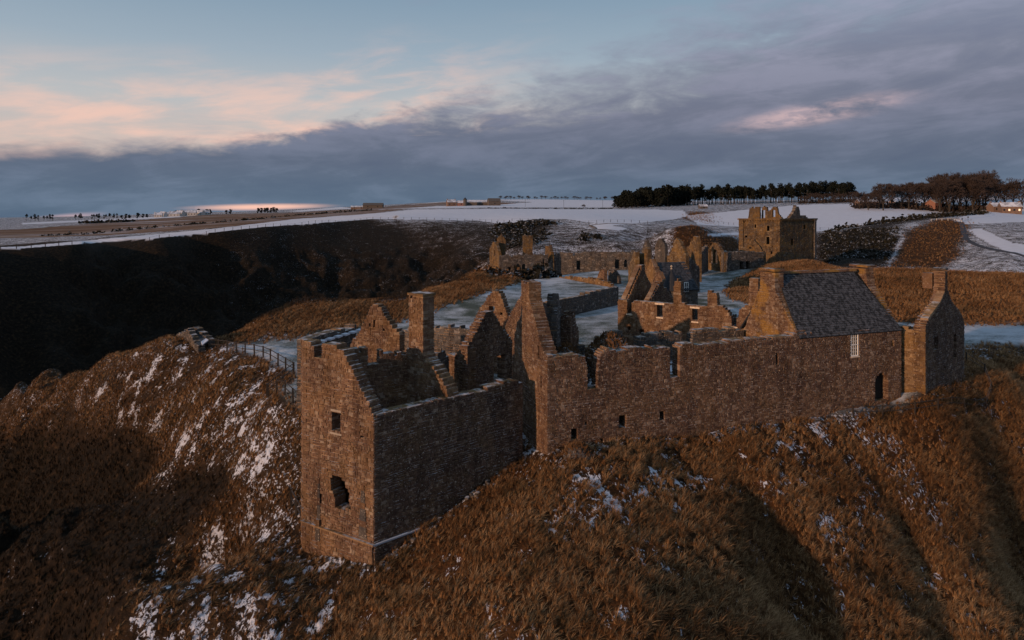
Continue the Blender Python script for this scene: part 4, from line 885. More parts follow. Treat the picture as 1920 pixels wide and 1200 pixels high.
def lathe(mb, c, prof, mat, n=16, tint=.5):
    vs = []; fs = []
    for (r_, z) in prof:
        for k in range(n): vs.append((c[0] + r_ * math.cos(2 * math.pi * k / n), c[1] + r_ * math.sin(2 * math.pi * k / n), z))
    for i in range(len(prof) - 1):
        for k in range(n): fs.append((i * n + k, i * n + (k + 1) % n, (i + 1) * n + (k + 1) % n, (i + 1) * n + k))
    fs.append(tuple(range(n))[::-1]); fs.append(tuple((len(prof) - 1) * n + k for k in range(n))); mb.add(vs, fs, mat, tint)
tc_ = pt(1259, 88.2)
mb = MB(); lathe(mb, tc_, [(1.15, -1), (1.15, 5.9)], 'grey_rubble'); tw = mb.build('turret', r6)
mb = MB(); lathe(mb, tc_, [(1.35, 5.85), (1.33, 5.95), (1.0, 6.7), (.55, 7.7), (.12, 8.6)], 'dark_slate', 20); mb.build('turret_roof', tw)
mb = MB(); lathe(mb, tc_, [(.08, 8.55), (.16, 8.65), (.05, 8.8), (.17, 8.95), (.12, 9.08), (.02, 9.15)], 'dressed_stone', 8); mb.build('finial', tw)
# ================================================================ 6. garden wall and small ruins on the court
a_ = Wpx(1000, 96, 1160, 116, [(1000, 575), (1035, 566), (1100, 551), (1160, 537)], zb=-1, thick=.9, course=.3, length=.5, rag=.10, mat='grey_rubble', seed=60, tint=(0, .7))
ruin('garden_wall', 'long dark rubble wall crossing the snowy court behind the hall chimney', [('wall', a_)], cat='wall', group='low walls on the court')
a_ = Wpx(1040, 166, 1150, 143, [(1040, 519), (1080, 520), (1110, 522), (1135, 527), (1150, 536)], zb=-1, thick=.9, course=.35, length=.6, rag=.25, mat='ochre_rubble', seed=61)
ruin('low_wall', 'low tumbled sunlit wall on the snow in front of the far ranges', [('wall', a_)], cat='wall', group='low walls on the court')
a_ = Wpx(1117, 152, 1133, 148, [(1117, 528), (1124, 510), (1128, 506), (1133, 509)], zb=-1, course=.32, length=.5, rag=.4, mat='brown_rubble', seed=62)
b_ = Wpx(1140, 153, 1160, 150, [(1140, 506), (1150, 503), (1156, 512), (1160, 520)], zb=-1, course=.32, length=.5, rag=.4, mat='grey_rubble', seed=63)
ruin('ruin_stump', 'two broken wall stumps standing on the snow left of the slate-roofed turret house', [('wall', a_), ('wall', b_)])
# far left range
K = dict(zb=-2, course=.38, length=.6, leaves=False, core='grey_rubble', wave=.1)
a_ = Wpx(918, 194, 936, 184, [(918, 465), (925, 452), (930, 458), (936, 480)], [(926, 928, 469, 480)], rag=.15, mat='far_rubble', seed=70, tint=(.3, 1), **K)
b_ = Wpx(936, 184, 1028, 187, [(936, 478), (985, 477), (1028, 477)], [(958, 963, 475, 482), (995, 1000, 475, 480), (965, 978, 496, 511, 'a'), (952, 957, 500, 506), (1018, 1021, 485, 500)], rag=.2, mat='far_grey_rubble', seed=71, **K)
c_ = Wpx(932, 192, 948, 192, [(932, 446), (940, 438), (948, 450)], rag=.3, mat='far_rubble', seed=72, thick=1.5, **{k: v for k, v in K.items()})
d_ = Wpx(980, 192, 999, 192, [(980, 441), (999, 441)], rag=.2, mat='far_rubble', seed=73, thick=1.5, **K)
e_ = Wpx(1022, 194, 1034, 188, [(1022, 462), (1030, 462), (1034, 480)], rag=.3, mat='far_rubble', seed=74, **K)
ruin('far_range', 'roofless range at the far left edge of the court with two chimney stumps', [('end_gable', a_), ('front_wall', b_), ('chimney', c_), ('chimney', d_), ('far_gable', e_), ('rear_wall', Wpx(934, 189, 1030, 192, [(934, 480), (1030, 480)], rag=.3, mat='far_grey_rubble', seed=77, tint=(0, .3), **K))])  # rear wall tinted dark so the doorways look shaded
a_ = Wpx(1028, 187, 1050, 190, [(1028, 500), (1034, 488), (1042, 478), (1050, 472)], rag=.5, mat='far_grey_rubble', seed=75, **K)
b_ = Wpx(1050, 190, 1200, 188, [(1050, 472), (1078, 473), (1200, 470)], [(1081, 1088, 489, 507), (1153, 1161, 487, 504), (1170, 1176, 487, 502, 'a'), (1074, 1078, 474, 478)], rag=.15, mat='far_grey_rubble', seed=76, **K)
ruin('far_range', 'long grey roofless range with dark doorways below the snowy heath', [('broken_end', a_), ('front_wall', b_), ('rear_wall', Wpx(1050, 194, 1196, 192, [(1050, 476), (1196, 474)], rag=.2, mat='far_grey_rubble', seed=78, tint=(0, .3), **K))])  # dark tint of the rear wall stands for shade inside the doorways
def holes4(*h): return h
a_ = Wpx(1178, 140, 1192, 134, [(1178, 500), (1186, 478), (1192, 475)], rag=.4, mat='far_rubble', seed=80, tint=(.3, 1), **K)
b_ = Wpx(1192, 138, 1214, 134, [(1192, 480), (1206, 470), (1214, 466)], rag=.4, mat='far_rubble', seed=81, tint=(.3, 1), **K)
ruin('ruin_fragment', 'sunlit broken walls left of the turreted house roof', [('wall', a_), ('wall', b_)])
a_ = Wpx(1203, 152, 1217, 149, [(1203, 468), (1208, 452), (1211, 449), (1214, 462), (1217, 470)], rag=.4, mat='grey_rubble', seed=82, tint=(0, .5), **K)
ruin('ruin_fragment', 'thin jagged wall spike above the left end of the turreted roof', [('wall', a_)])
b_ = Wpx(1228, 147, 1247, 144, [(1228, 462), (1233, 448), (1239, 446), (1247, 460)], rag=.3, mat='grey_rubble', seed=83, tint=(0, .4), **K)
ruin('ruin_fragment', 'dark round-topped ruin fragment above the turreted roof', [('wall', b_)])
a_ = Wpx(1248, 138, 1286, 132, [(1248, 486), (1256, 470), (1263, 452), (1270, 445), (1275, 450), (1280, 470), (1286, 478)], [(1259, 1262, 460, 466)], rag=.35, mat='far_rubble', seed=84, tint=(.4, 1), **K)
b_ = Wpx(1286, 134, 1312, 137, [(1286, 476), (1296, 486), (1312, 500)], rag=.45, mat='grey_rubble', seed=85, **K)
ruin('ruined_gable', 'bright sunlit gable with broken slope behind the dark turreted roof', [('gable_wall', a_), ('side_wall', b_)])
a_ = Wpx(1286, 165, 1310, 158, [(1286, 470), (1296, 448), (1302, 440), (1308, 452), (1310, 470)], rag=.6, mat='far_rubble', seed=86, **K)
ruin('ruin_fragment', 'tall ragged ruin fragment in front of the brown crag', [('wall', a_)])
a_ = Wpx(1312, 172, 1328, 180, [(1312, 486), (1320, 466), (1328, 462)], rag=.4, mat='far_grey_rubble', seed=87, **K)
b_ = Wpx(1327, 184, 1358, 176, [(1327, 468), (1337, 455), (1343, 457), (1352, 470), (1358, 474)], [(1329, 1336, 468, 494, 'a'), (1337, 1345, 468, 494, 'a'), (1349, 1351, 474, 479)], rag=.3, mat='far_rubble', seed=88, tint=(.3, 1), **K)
ruin('gatehouse_ruin', 'ruined gable with a pair of tall dark arches left of the keep', [('side_wall', a_), ('gable_wall', b_), ('rear_wall', Wpx(1325, 189, 1354, 182, [(1325, 468), (1354, 470)], rag=.2, mat='far_grey_rubble', seed=79, tint=(0, .3), **K))])  # rear wall darkened by tint, painting shade behind the arches
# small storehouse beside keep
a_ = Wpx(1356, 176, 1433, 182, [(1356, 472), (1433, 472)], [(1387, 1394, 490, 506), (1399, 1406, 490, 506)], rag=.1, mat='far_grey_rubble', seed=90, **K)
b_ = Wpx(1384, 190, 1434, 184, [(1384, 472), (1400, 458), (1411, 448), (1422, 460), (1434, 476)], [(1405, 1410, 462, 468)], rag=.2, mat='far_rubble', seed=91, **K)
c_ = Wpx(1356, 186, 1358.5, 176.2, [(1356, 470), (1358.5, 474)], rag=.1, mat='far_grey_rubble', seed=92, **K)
ruin('storehouse_ruin', 'low gabled ruin with two dark doorways at the foot of the keep', [('front_wall', a_), ('gable_wall', b_), ('side_wall', c_), ('rear_wall', Wpx(1358, 178.5, 1431, 184, [(1358, 476), (1431, 476)], rag=.1, mat='far_grey_rubble', seed=93, tint=(0, .3), **K))])  # rear wall in a dark tint, standing in for shade within the doors
# ================================================================ 7. the keep
Ka, Kb, Kc = pt(1385, 206), pt(1462, 198), pt(1531, 210)
K2 = dict(course=.42, length=.7, leaves=False, core='grey_rubble', wave=.1, zb=-3)
kt = empty('tower_keep', (Kb[0], Kb[1], 0), 0, 'tall square tower keep with broken gables above its parapet, in front of snowy fields', 'keep')
def hp(A, B, *h): return [RC(A, B, *q) for q in h]
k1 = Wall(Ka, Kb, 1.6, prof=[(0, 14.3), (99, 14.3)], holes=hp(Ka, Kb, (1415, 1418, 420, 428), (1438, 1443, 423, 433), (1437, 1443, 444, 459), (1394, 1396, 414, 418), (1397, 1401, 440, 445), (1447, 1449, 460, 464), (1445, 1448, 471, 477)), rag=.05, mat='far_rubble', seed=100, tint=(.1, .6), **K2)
k2 = Wall(Kb, Kc, 1.6, prof=[(0, 14.3), (99, 14.3)], holes=hp(Kb, Kc, (1506, 1511, 421, 430), (1483, 1488, 447, 461), (1469, 1470, 429, 431)), rag=.05, mat='far_rubble', seed=101, tint=(.0, .5), **K2)  # side away from the sun: its shade added by a lower tint range
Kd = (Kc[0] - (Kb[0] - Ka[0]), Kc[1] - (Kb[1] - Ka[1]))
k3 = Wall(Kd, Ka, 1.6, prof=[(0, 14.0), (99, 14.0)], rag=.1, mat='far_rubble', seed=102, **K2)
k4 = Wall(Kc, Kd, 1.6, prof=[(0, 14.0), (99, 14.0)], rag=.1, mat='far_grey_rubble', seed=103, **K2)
K3 = {k: v for k, v in K2.items() if k != 'zb'}
def kin(A, B, px, py, off_=1.0): return spx(A, B, px), zpx(A, B, px, py)
oA, oB = inset(Ka, Kb, 0, .8), inset(Ka, Kb, k1.L, .8)
g1 = Wall(oA, oB, 1.0, 14.1, S(oA, oB, (1402, 410), (1404, 396), (1405, 389), (1424, 388), (1424.5, 411)), rag=.25, mat='far_rubble', seed=104, tint=(.1, .7), **K3)
g2 = Wall(inset(Ka, Kb, 0, 2.4), inset(Ka, Kb, k1.L, 2.4), 1.0, 14.1, S(oA, oB, (1424, 410), (1425, 388), (1434, 388), (1436, 396), (1442, 390), (1448, 387), (1453, 387), (1456, 400), (1463, 408)), [RC(oA, oB, 1445, 1450, 394, 405), RC(oA, oB, 1426, 1431, 394, 408)], rag=.25, mat='far_rubble', seed=105, tint=(.1, .7), **K3)
pA, pB = inset(Kb, Kc, 0, 1.0), inset(Kb, Kc, k2.L, 1.0)
g3 = Wall(pA, pB, 1.0, 14.1, S(pA, pB, (1480, 410), (1486, 402), (1490, 396), (1492, 388), (1497, 387), (1500, 396), (1501, 409)), rag=.3, mat='far_grey_rubble', seed=106, tint=(.1, .7), **K3)
g4 = Wall(pA, pB, 1.0, 14.1, S(pA, pB, (1503, 410), (1504, 404), (1511, 404), (1516, 409)), rag=.1, mat='far_grey_rubble', seed=107, tint=(.1, .7), **K3)
def trimw(w_, a, b_):
    w_.stones = [s_ for s_ in w_.stones if a <= s_[0] and s_[1] <= b_]; w_.cores = [(max(c_[0], a), min(c_[1], b_), c_[2], c_[3]) for c_ in w_.cores if min(c_[1], b_) - max(c_[0], a) > .1]; return w_
trimw(g1, spx(oA, oB, 1401), spx(oA, oB, 1425)); trimw(g2, spx(oA, oB, 1423), spx(oA, oB, 1463)); trimw(g3, spx(pA, pB, 1478), spx(pA, pB, 1502)); trimw(g4, spx(pA, pB, 1503), spx(pA, pB, 1517))
build_walls(kt, [('left_wall', k1), ('right_wall', k2), ('rear_wall', k3), ('rear_wall', k4), ('gable_fragment', g1), ('gable_fragment', g2), ('gable_fragment', g3), ('parapet_stump', g4)])
for wk in (k1, k2):
    mb = MB(); wbar(wk, -.25, wk.L + .25 if wk is k2 else wk.L, -.28, .1, 14.0, 14.45, 'far_rubble', mb, .3); mb.build('parapet', kt)
    for i in range(int(wk.L / .75)):
        mb = MB(); wbar(wk, .3 + i * .75, .62 + i * .75, -.26, .05, 13.62, 13.99, 'far_rubble', mb, .25); mb.build('corbel', kt)
slab(kt, 'floor', [inset(Ka, Kb, 1.7, 1.7), inset(Ka, Kb, k1.L - 1, 1.7), inset(Kb, Kc, k2.L - 2, 2.), (Kd[0] - .5, Kd[1] - 2.)], 3, 12.5, 'snowy_floor')
for (A, B, w_, hh) in ((Ka, Kb, k1, [(1438, 1443, 423, 433), (1437, 1443, 444, 459), (1415, 1418, 420, 428)]), (Kb, Kc, k2, [(1506, 1511, 421, 430)])):
    for q in hh:
        a0, a1, z0, z1 = spx(A, B, q[0]), spx(A, B, q[1]), zpx(A, B, q[0], q[3]), zpx(A, B, q[0], q[2])
        mb = MB()
        for r_ in ((a0 - .22, a0 - .0, z0, z1), (a1, a1 + .22, z0, z1), (a0 - .22, a1 + .22, z1, z1 + .25), (a0 - .22, a1 + .22, z0 - .25, z0)): wbar(w_, r_[0], r_[1], -.06, .3, r_[2], r_[3], 'far_rubble', mb, .95)
        mb.build('window_dressing', kt)

# ================================================================ 8. small roofed hut on the path and the fences
hA, hB = pt(362, 84), pt(385, 81)
hz = zat(660, 83)
rh = empty('ruined_hut', (hA[0], hA[1], hz), 0, 'small broken hut with snow on its sloping wall tops, at the head of the path', 'hut')
hw1 = Wpx(324, 92, 372, 82, [(324, 634), (340, 622), (352, 618), (372, 652)], zb=-4, mat='grey_rubble', seed=110, rag=.15, course=.28, tint=(0, .6))
hw2 = Wpx(345, 90, 391, 84, [(345, 617), (368, 615), (391, 637)], zb=-4, mat='grey_rubble', seed=111, rag=.12, course=.28, tint=(0, .5))
build_walls(rh, [('gable_wall', hw1), ('side_wall', hw2)])
mb = MB(); q = [P3(345, 618, 89), P3(368, 616, 88), P3(391, 640, 83.5), P3(374, 648, 82)]
mb.add(q + [(p[0], p[1], p[2] - .25) for p in q], BOXF[:0] + [(0, 1, 2, 3), (7, 6, 5, 4), (0, 4, 5, 1), (1, 5, 6, 2), (2, 6, 7, 3), (3, 7, 4, 0)], 'dark_slate', .3); mb.build('roof', rh)
mb = MB(); q = [P3(377, 642, 82.6), P3(386, 636, 83.8), P3(391, 639, 83.3), P3(379, 648, 81.8)]
mb.add(q + [(p[0], p[1], p[2] + .12) for p in q], [(0, 1, 2, 3), (7, 6, 5, 4), (0, 4, 5, 1), (1, 5, 6, 2), (2, 6, 7, 3), (3, 7, 4, 0)], 'track_snow', .6); mb.build('snow_patch', rh)
def fence(name, label, path, step, hgt=1.15, rails=2, pw=.07, mat='weathered_timber', sink=.4, group='timber fences round the castle', rr=.045, cat='fence'):
    P_ = [np.array(pt(*p)) for p in path]; seg = [np.hypot(*(P_[i + 1] - P_[i])) for i in range(len(P_) - 1)]; tot = sum(seg)
    n_ = max(1, round(tot / step)); o = None; pos = []
    for i in range(n_ + 1):
        d = tot * i / n_; k = 0
        while k < len(seg) - 1 and d > seg[k]: d -= seg[k]; k += 1
        p = P_[k] + (P_[k + 1] - P_[k]) * min(1, d / seg[k]); pos.append((p[0], p[1]))
    zz = terrain([p[0] for p in pos], [p[1] for p in pos])
    rt = empty(name, (pos[0][0], pos[0][1], float(zz[0])), 0, label, cat, group)
    pm = MB(); pm.box((-pw, -pw, -sink), (pw, pw, hgt), mat, .4); pme = pm.mesh('post'); pinv = parent_world(rt).inverted()
    for (x, y), z in zip(pos, zz):
        q = bpy.data.objects.new('post', pme); COL.objects.link(q); q.location = (x, y, float(z)); q.rotation_euler = (random.uniform(-.04, .04), random.uniform(-.04, .04), random.uniform(0, .5)); q.parent = rt; q.matrix_parent_inverse = pinv
    for r_ in range(rails):
        hh = hgt * (.92 - .42 * r_)
        for i in range(n_):
            a = (pos[i][0], pos[i][1], float(zz[i]) + hh); b_ = (pos[i + 1][0], pos[i + 1][1], float(zz[i + 1]) + hh)
            mb = MB(); mb.bar(a, b_, rr, mat, .35); mb.build('rail', rt)
    return rt
fence('timber_fence', 'post and rail fence curving along the snowy path below the lodging', [(392, 83), (440, 79), (490, 74.5), (530, 69.5), (550, 67)], 2.2, 1.3)
fence('timber_fence', 'short fence running back from the corner of the curving path fence', [(551, 66.8), (528, 64.5), (500, 62.5)], 2.2, 1.3)
fence('timber_fence', 'lower fence climbing to the left side of the nearest lodging', [(503, 62), (525, 60), (545, 58), (566, 56)], 2.2, 1.3)
fence('timber_fence', 'dark fence against the left foot of the nearest lodging', [(546, 47), (556, 45.8), (566, 44.8)], 1.5, 1.3)
fence('timber_fence', 'thin railing wrapping round the foot of the chapel gable', [(1600, 54.0), (1680, 54.8), (1742, 54.4), (1800, 58), (1862, 63), (1850, 66), (1812, 69)], 2.6, 1.05, rr=.03, pw=.045)
# fences of the fields: posts along the top of the cliffs
fence('field_fence', 'post and wire fence along the snowy field edge above the dark cliff', [(-60, 172), (45, 181), (150, 193), (300, 216), (400, 233), (500, 251), (600, 273), (700, 296), (800, 301), (900, 303), (945, 295)], 3.4, 1.2, 1, .07, group='field fences', rr=.02)
fence('field_fence', 'post and wire fence above the speckled heath slope', [(960, 300), (1060, 288), (1110, 288), (1180, 300), (1260, 305)], 4, 1.2, 1, .07, group='field fences', rr=.02)
fence('field_fence', 'post and wire fence along the lower edge of the ploughed snow field', [(1330, 390), (1450, 345), (1560, 325), (1660, 352), (1740, 420)], 4, 1.2, 1, .07, group='field fences', rr=.02)
fence('white_railing', 'short white railing where the snowy paths meet on the right', [(1746, 330), (1770, 330), (1790, 328), (1803, 318)], 2.6, 1.1, 1, .08, 'white_paint', group=None, rr=.05, cat='railing')
# ================================================================ 9. tracks
def ribbon(name, path, wid, mat, lift=.12):
    P_ = np.array([pt(*p) for p in path]); t_ = np.linspace(0, len(P_) - 1, (len(P_) - 1) * 14 + 1); xs = np.interp(t_, range(len(P_)), P_[:, 0]); ys = np.interp(t_, range(len(P_)), P_[:, 1])
    for _ in range(6): xs[1:-1] = (xs[:-2] + xs[1:-1] * 2 + xs[2:]) / 4; ys[1:-1] = (ys[:-2] + ys[1:-1] * 2 + ys[2:]) / 4
    dx = np.gradient(xs); dy = np.gradient(ys); L = np.hypot(dx, dy); nx, ny = -dy / L, dx / L; mb = MB(); v = []; K_ = 5
    wj = 1 + .25 * (fbm(xs, ys, .2, 2, 90) - .5)
    for k in range(K_):
        f = (k / (K_ - 1) - .5) * wid * wj; X_ = xs + nx * f; Y_ = ys + ny * f; Z_ = terrain(X_, Y_) + lift - (0.25 if k in (0, K_ - 1) else 0); v.append(np.stack([X_, Y_, Z_], 1))
    V_ = np.stack(v, 1).reshape(-1, 3); f = [(i * K_ + k, (i + 1) * K_ + k, (i + 1) * K_ + k + 1, i * K_ + k + 1) for i in range(len(xs) - 1) for k in range(K_ - 1)]
    mb.add([tuple(p) for p in V_], f, mat); return mb.build(name, kind='structure')
ribbon('path', [(1786, 330), (1803, 318), (1806, 290), (1812, 270), (1835, 255), (1870, 240), (1905, 225), (1960, 212)], 2.4, 'wet_track', .2)
ribbon('farm_track', [(1800, 320), (1812, 350), (1845, 375), (1858, 400), (1850, 440), (1858, 500)], 5, 'track_snow', .25)
ribbon('path', [(1190, 292), (1140, 284), (1105, 279), (1118, 268), (1095, 255), (1072, 238)], 2.0, 'bramble', .15)
# person on the track and a sign
def person(x, y, label):
    z = tz(x, y); rt = empty('person', (x, y, z), 0, label, 'person')
    me_ = bpy.data.meshes.new('body'); bm = bmesh.new()
    J = dict(pel=(0, 0, .95), ch=(0, 0, 1.35), nk=(0, 0, 1.52), hd=(0, -.02, 1.68), top=(0, 0, 1.8), sl=(-.2, 0, 1.42), sr=(.2, 0, 1.42), el=(-.27, .03, 1.15), er=(.27, .03, 1.15), hl=(-.25, -.1, .9), hr=(.25, -.1, .9), kl=(-.11, -.06, .5), kr=(.11, .06, .5), fl=(-.12, .02, .07), fr=(.12, .2, .09), tl=(-.12, -.15, .04), tr=(.12, .05, .04))
    rad = dict(pel=.17, ch=.19, nk=.08, hd=.12, top=.07, sl=.09, sr=.09, el=.06, er=.06, hl=.045, hr=.045, kl=.08, kr=.08, fl=.05, fr=.05, tl=.04, tr=.04)
    V_ = {k: bm.verts.new(p) for k, p in J.items()}
    for a, b_ in (('pel', 'ch'), ('ch', 'nk'), ('nk', 'hd'), ('hd', 'top'), ('ch', 'sl'), ('ch', 'sr'), ('sl', 'el'), ('sr', 'er'), ('el', 'hl'), ('er', 'hr'), ('pel', 'kl'), ('pel', 'kr'), ('kl', 'fl'), ('kr', 'fr'), ('fl', 'tl'), ('fr', 'tr')): bm.edges.new((V_[a], V_[b_]))
    bm.to_mesh(me_); bm.free(); o = bpy.data.objects.new('body', me_); COL.objects.link(o); o.parent = rt
    sk = o.modifiers.new('skin', 'SKIN'); ly = me_.skin_vertices[0].data
    for i, k in enumerate(J): ly[i].radius = (rad[k], rad[k] * .8); ly[i].use_root = (k == 'pel')
    o.modifiers.new('sub', 'SUBSURF').levels = 1; me_.materials.append(MATS['dark_cloth']); return rt
person(*pt(1804, 326), 'walker in dark clothes on the snowy track by the white railing')
x_, y_ = pt(1815, 330); z_ = tz(x_, y_); st = empty('signpost', (x_, y_, z_), 0, 'dark post with a small board beside the snowy track', 'signpost')
mb = MB(); mb.box((x_ - .06, y_ - .06, z_ - .3), (x_ + .06, y_ + .06, z_ + 2.1), 'weathered_timber'); mb.build('post', st)
mb = MB(); mb.box((x_ - .4, y_ - .1, z_ + 1.5), (x_ + .4, y_ - .065, z_ + 2.05), 'weathered_timber'); mb.build('board', st)

# ================================================================ 10. trees
def pine_mesh(seed, h, cr, clumps=260, bare=.35):
    r = random.Random(seed); t = MB(); c = MB(); t.bar((0, 0, -.6), (0, 0, h * .93), h * .020 + .08, 'bark', .5, 6, .05)
    for k in range(10):
        z = h * r.uniform(bare, .9); a = r.uniform(0, 6.28); l = cr * (1.1 - z / h) * r.uniform(.5, 1.1); t.bar((0, 0, z), (math.cos(a) * l, math.sin(a) * l, z + .15 * l), .07, 'bark', .5, 3, .02)
    lob = [(r.uniform(-.45, .45) * cr, r.uniform(-.45, .45) * cr, h * r.uniform(bare + .12, .9), cr * r.uniform(.4, .75)) for _ in range(9)] + [(0, 0, h * .9, cr * .45)]
    for k in range(clumps):
        lx, ly, lz, lr = r.choice(lob); d = Vector((r.gauss(0, 1), r.gauss(0, 1), r.gauss(0, .6))).normalized() * lr * r.uniform(.5, 1.05)
        p = Vector((lx, ly, lz)) + d; p.z = min(p.z, h * 1.02); s_ = r.uniform(.35, .8) * cr * .28
        for q in range(2):
            n_ = Vector((r.gauss(0, 1), r.gauss(0, 1), r.gauss(0, 1))).normalized(); u = n_.orthogonal().normalized() * s_; v = n_.cross(u).normalized() * s_ * .7
            c.add([tuple(p - u - v * .4), tuple(p + u * .3 - v), tuple(p + u + v * .3), tuple(p - u * .2 + v)], [(0, 1, 2, 3)], 'pine_needles', r.uniform(.1, 1))
    return t.mesh('trunk'), c.mesh('crown')
def bare_mesh(seed, h, spread, lean=0., depth=6, fan=1.):
    r = random.Random(seed); t = MB(); c = MB(); cnt = [0]
    def grow(p, d, l, rad, lev):
        cnt[0] += 1; e_ = p + d * l
        (t if lev < 2 else c).bar(p, e_, rad, 'bark' if lev < 2 else 'winter_twigs', .2 + .12 * lev, 5 if lev < 2 else 3, rad * .68)
        if lev >= depth: return
        for _ in range(3 if lev < depth - 1 else 4):
            a = Vector((r.gauss(0, 1), r.gauss(0, 1), r.gauss(.15, .6))).normalized()
            nd = (d * 1.0 + a * (.62 + .08 * lev) * spread + Vector((lean, 0, .13))).normalized()
            grow(e_ - d * l * r.uniform(0, .35), nd, l * r.uniform(.62, .86), max(.042, rad * .62), lev + 1)
    base = h * .15
    t.bar((0, 0, -.8), (0, 0, base), h * .024, 'bark', .3, 6, h * .019)
    for k in range(3):
        a = 6.28 * k / 3 + r.uniform(-.5, .5); grow(Vector((0, 0, base * r.uniform(.7, 1))), Vector((math.cos(a) * .45 * spread + lean, math.sin(a) * .45 * spread, 1)).normalized(), h * .23, h * .013, 1)
    for k in range(0 if h < 10 else 7):
        a = r.uniform(0, 6.28); z = base * r.uniform(1., 2.6); t.bar((0, 0, base * .9), (0, 0, base * 2.7), h * .015, 'bark', .3, 5, h * .008) if k == 0 else None
        grow(Vector((0, 0, z)), Vector((math.cos(a), math.sin(a), .55)).normalized(), h * .17, h * .007, 3)
    return t.mesh('trunk'), c.mesh('crown')
def tree_proto(kind, trunk, crown):
    def make(x, y, rz, sc, name, label, cat, group):
        z = tz(x, y) - .1; rt = empty(name, (x, y, z), rz, label, cat, group); rt.scale = (sc, sc, sc * random.uniform(.92, 1.08))
        for nm, me_ in (('trunk', trunk), ('crown', crown)):
            q = bpy.data.objects.new(nm, me_); COL.objects.link(q); q.parent = rt
        return rt
    return make
PINES = [tree_proto('p', *pine_mesh(200 + i, 16.5, 2.9 + .25 * i, 340, (.22, .38, .42, .28)[i])) for i in range(4)]
LOWP = [tree_proto('p', *pine_mesh(210 + i, 13, 4.6, 420, .08)) for i in range(3)]
BARE = [tree_proto('b', *bare_mesh(220 + i, 20, .62 + .07 * i, (.0, -.05, .06, 0.)[i], 7)) for i in range(4)]
SHRUB = [tree_proto('s', *bare_mesh(240 + i, 5, 1.3, 0, 5)) for i in range(2)]
rt_ = random.Random(5)
ONES = ['', 'first', 'second', 'third', 'fourth', 'fifth', 'sixth', 'seventh', 'eighth', 'ninth', 'tenth', 'eleventh', 'twelfth', 'thirteenth', 'fourteenth', 'fifteenth', 'sixteenth', 'seventeenth', 'eighteenth', 'nineteenth']
CARD = ['', '', 'twenty', 'thirty', 'forty', 'fifty', 'sixty', 'seventy', 'eighty', 'ninety']
def ordinal(n_):
    if n_ < 20: return ONES[n_]
    if n_ < 100: return (CARD[n_ // 10] + '-' + ONES[n_ % 10]) if n_ % 10 else CARD[n_ // 10][:-1] + 'ieth'
    return 'hundredth' if n_ == 100 else 'hundred-and-' + ordinal(n_ - 100)
def relabel(lst, fmt):
    sx = lambda o: o.location.x / o.location.y
    for i, o in enumerate(sorted(lst, key=sx)): o['label'] = fmt % ordinal(i + 1)
g_w = 'pines of the wood on the skyline'
where = lambda px, a, b_, words: words[min(len(words) - 1, int((px - a) / (b_ - a) * len(words)))]
acc1, acc2, acc3, acc4, acc5, acc6, acc7, acc8, acc9, acc10 = [[] for _ in range(10)]
# dense left end of the wood
for k in range(46):
    px = 1152 + (1290 - 1152) * (k + rt_.random()) / 46; D = rt_.uniform(600, 660)
    acc1.append(LOWP[k % 3](*pt(px, D), rt_.uniform(0, 6.28), rt_.uniform(.95, 1.25) * (.72 if px < 1168 else 1) * (1.12 if px > 1200 else .95), 'pine_tree', 'dark full-crowned pine in the dense left end of the wood', 'pine tree', 'dense pines at the left end of the wood'))
for k in range(140):
    px = 1262 + (1600 - 1262) * (k + rt_.random()) / 140; D = rt_.uniform(625, 700)
    acc2.append(PINES[k % 4](*pt(px, D), rt_.uniform(0, 6.28), rt_.uniform(.78, 1.18), 'pine_tree', 'tall pine with bare trunk in the open row along the skyline', 'pine tree', 'tall pines in the long row'))
for k in range(26):
    px = 1500 + (1650 - 1500) * (k + rt_.random()) / 26
    acc3.append(SHRUB[k % 2](*pt(px, rt_.uniform(560, 640)), rt_.uniform(0, 6.28), rt_.uniform(1.6, 2.6), 'bare_tree', 'low bare brown tree at the right foot of the pine row', 'tree', 'low bare trees right of the pines'))
# large winter trees, each where the photograph shows it
for i, (px, sc, v) in enumerate([(1612, .62, 0), (1628, .62, 3), (1648, .80, 1), (1656, .9, 0), (1672, .92, 2), (1690, .95, 3), (1704, 1.0, 1), (1718, 1.02, 0), (1733, 1.05, 2), (1748, 1.1, 3), (1762, 1.25, 1), (1775, 1.32, 0), (1788, 1.35, 2), (1799, 1.25, 3), (1812, 1.25, 1), (1824, 1.3, 2), (1836, 1.32, 0), (1848, 1.25, 3), (1868, .85, 1), (1884, .9, 0), (1900, 1.0, 2), (1916, 1.1, 3), (1780, 1.2, 3), (1843, 1.2, 1), (1830, 1.15, 3), (1768, 1.15, 2)]):
    (acc4 if px < 1855 else acc5).append(BARE[v](*pt(px, 468 + rt_.uniform(-12, 22)), rt_.uniform(0, 6.28), sc * 1.16, 'bare_tree', 'large leafless tree in the clump on the skyline around the pink house' if px < 1855 else 'leafless tree near the lit house at the right edge', 'tree', 'large winter trees round the pink house' if px < 1855 else 'winter trees by the lit house'))
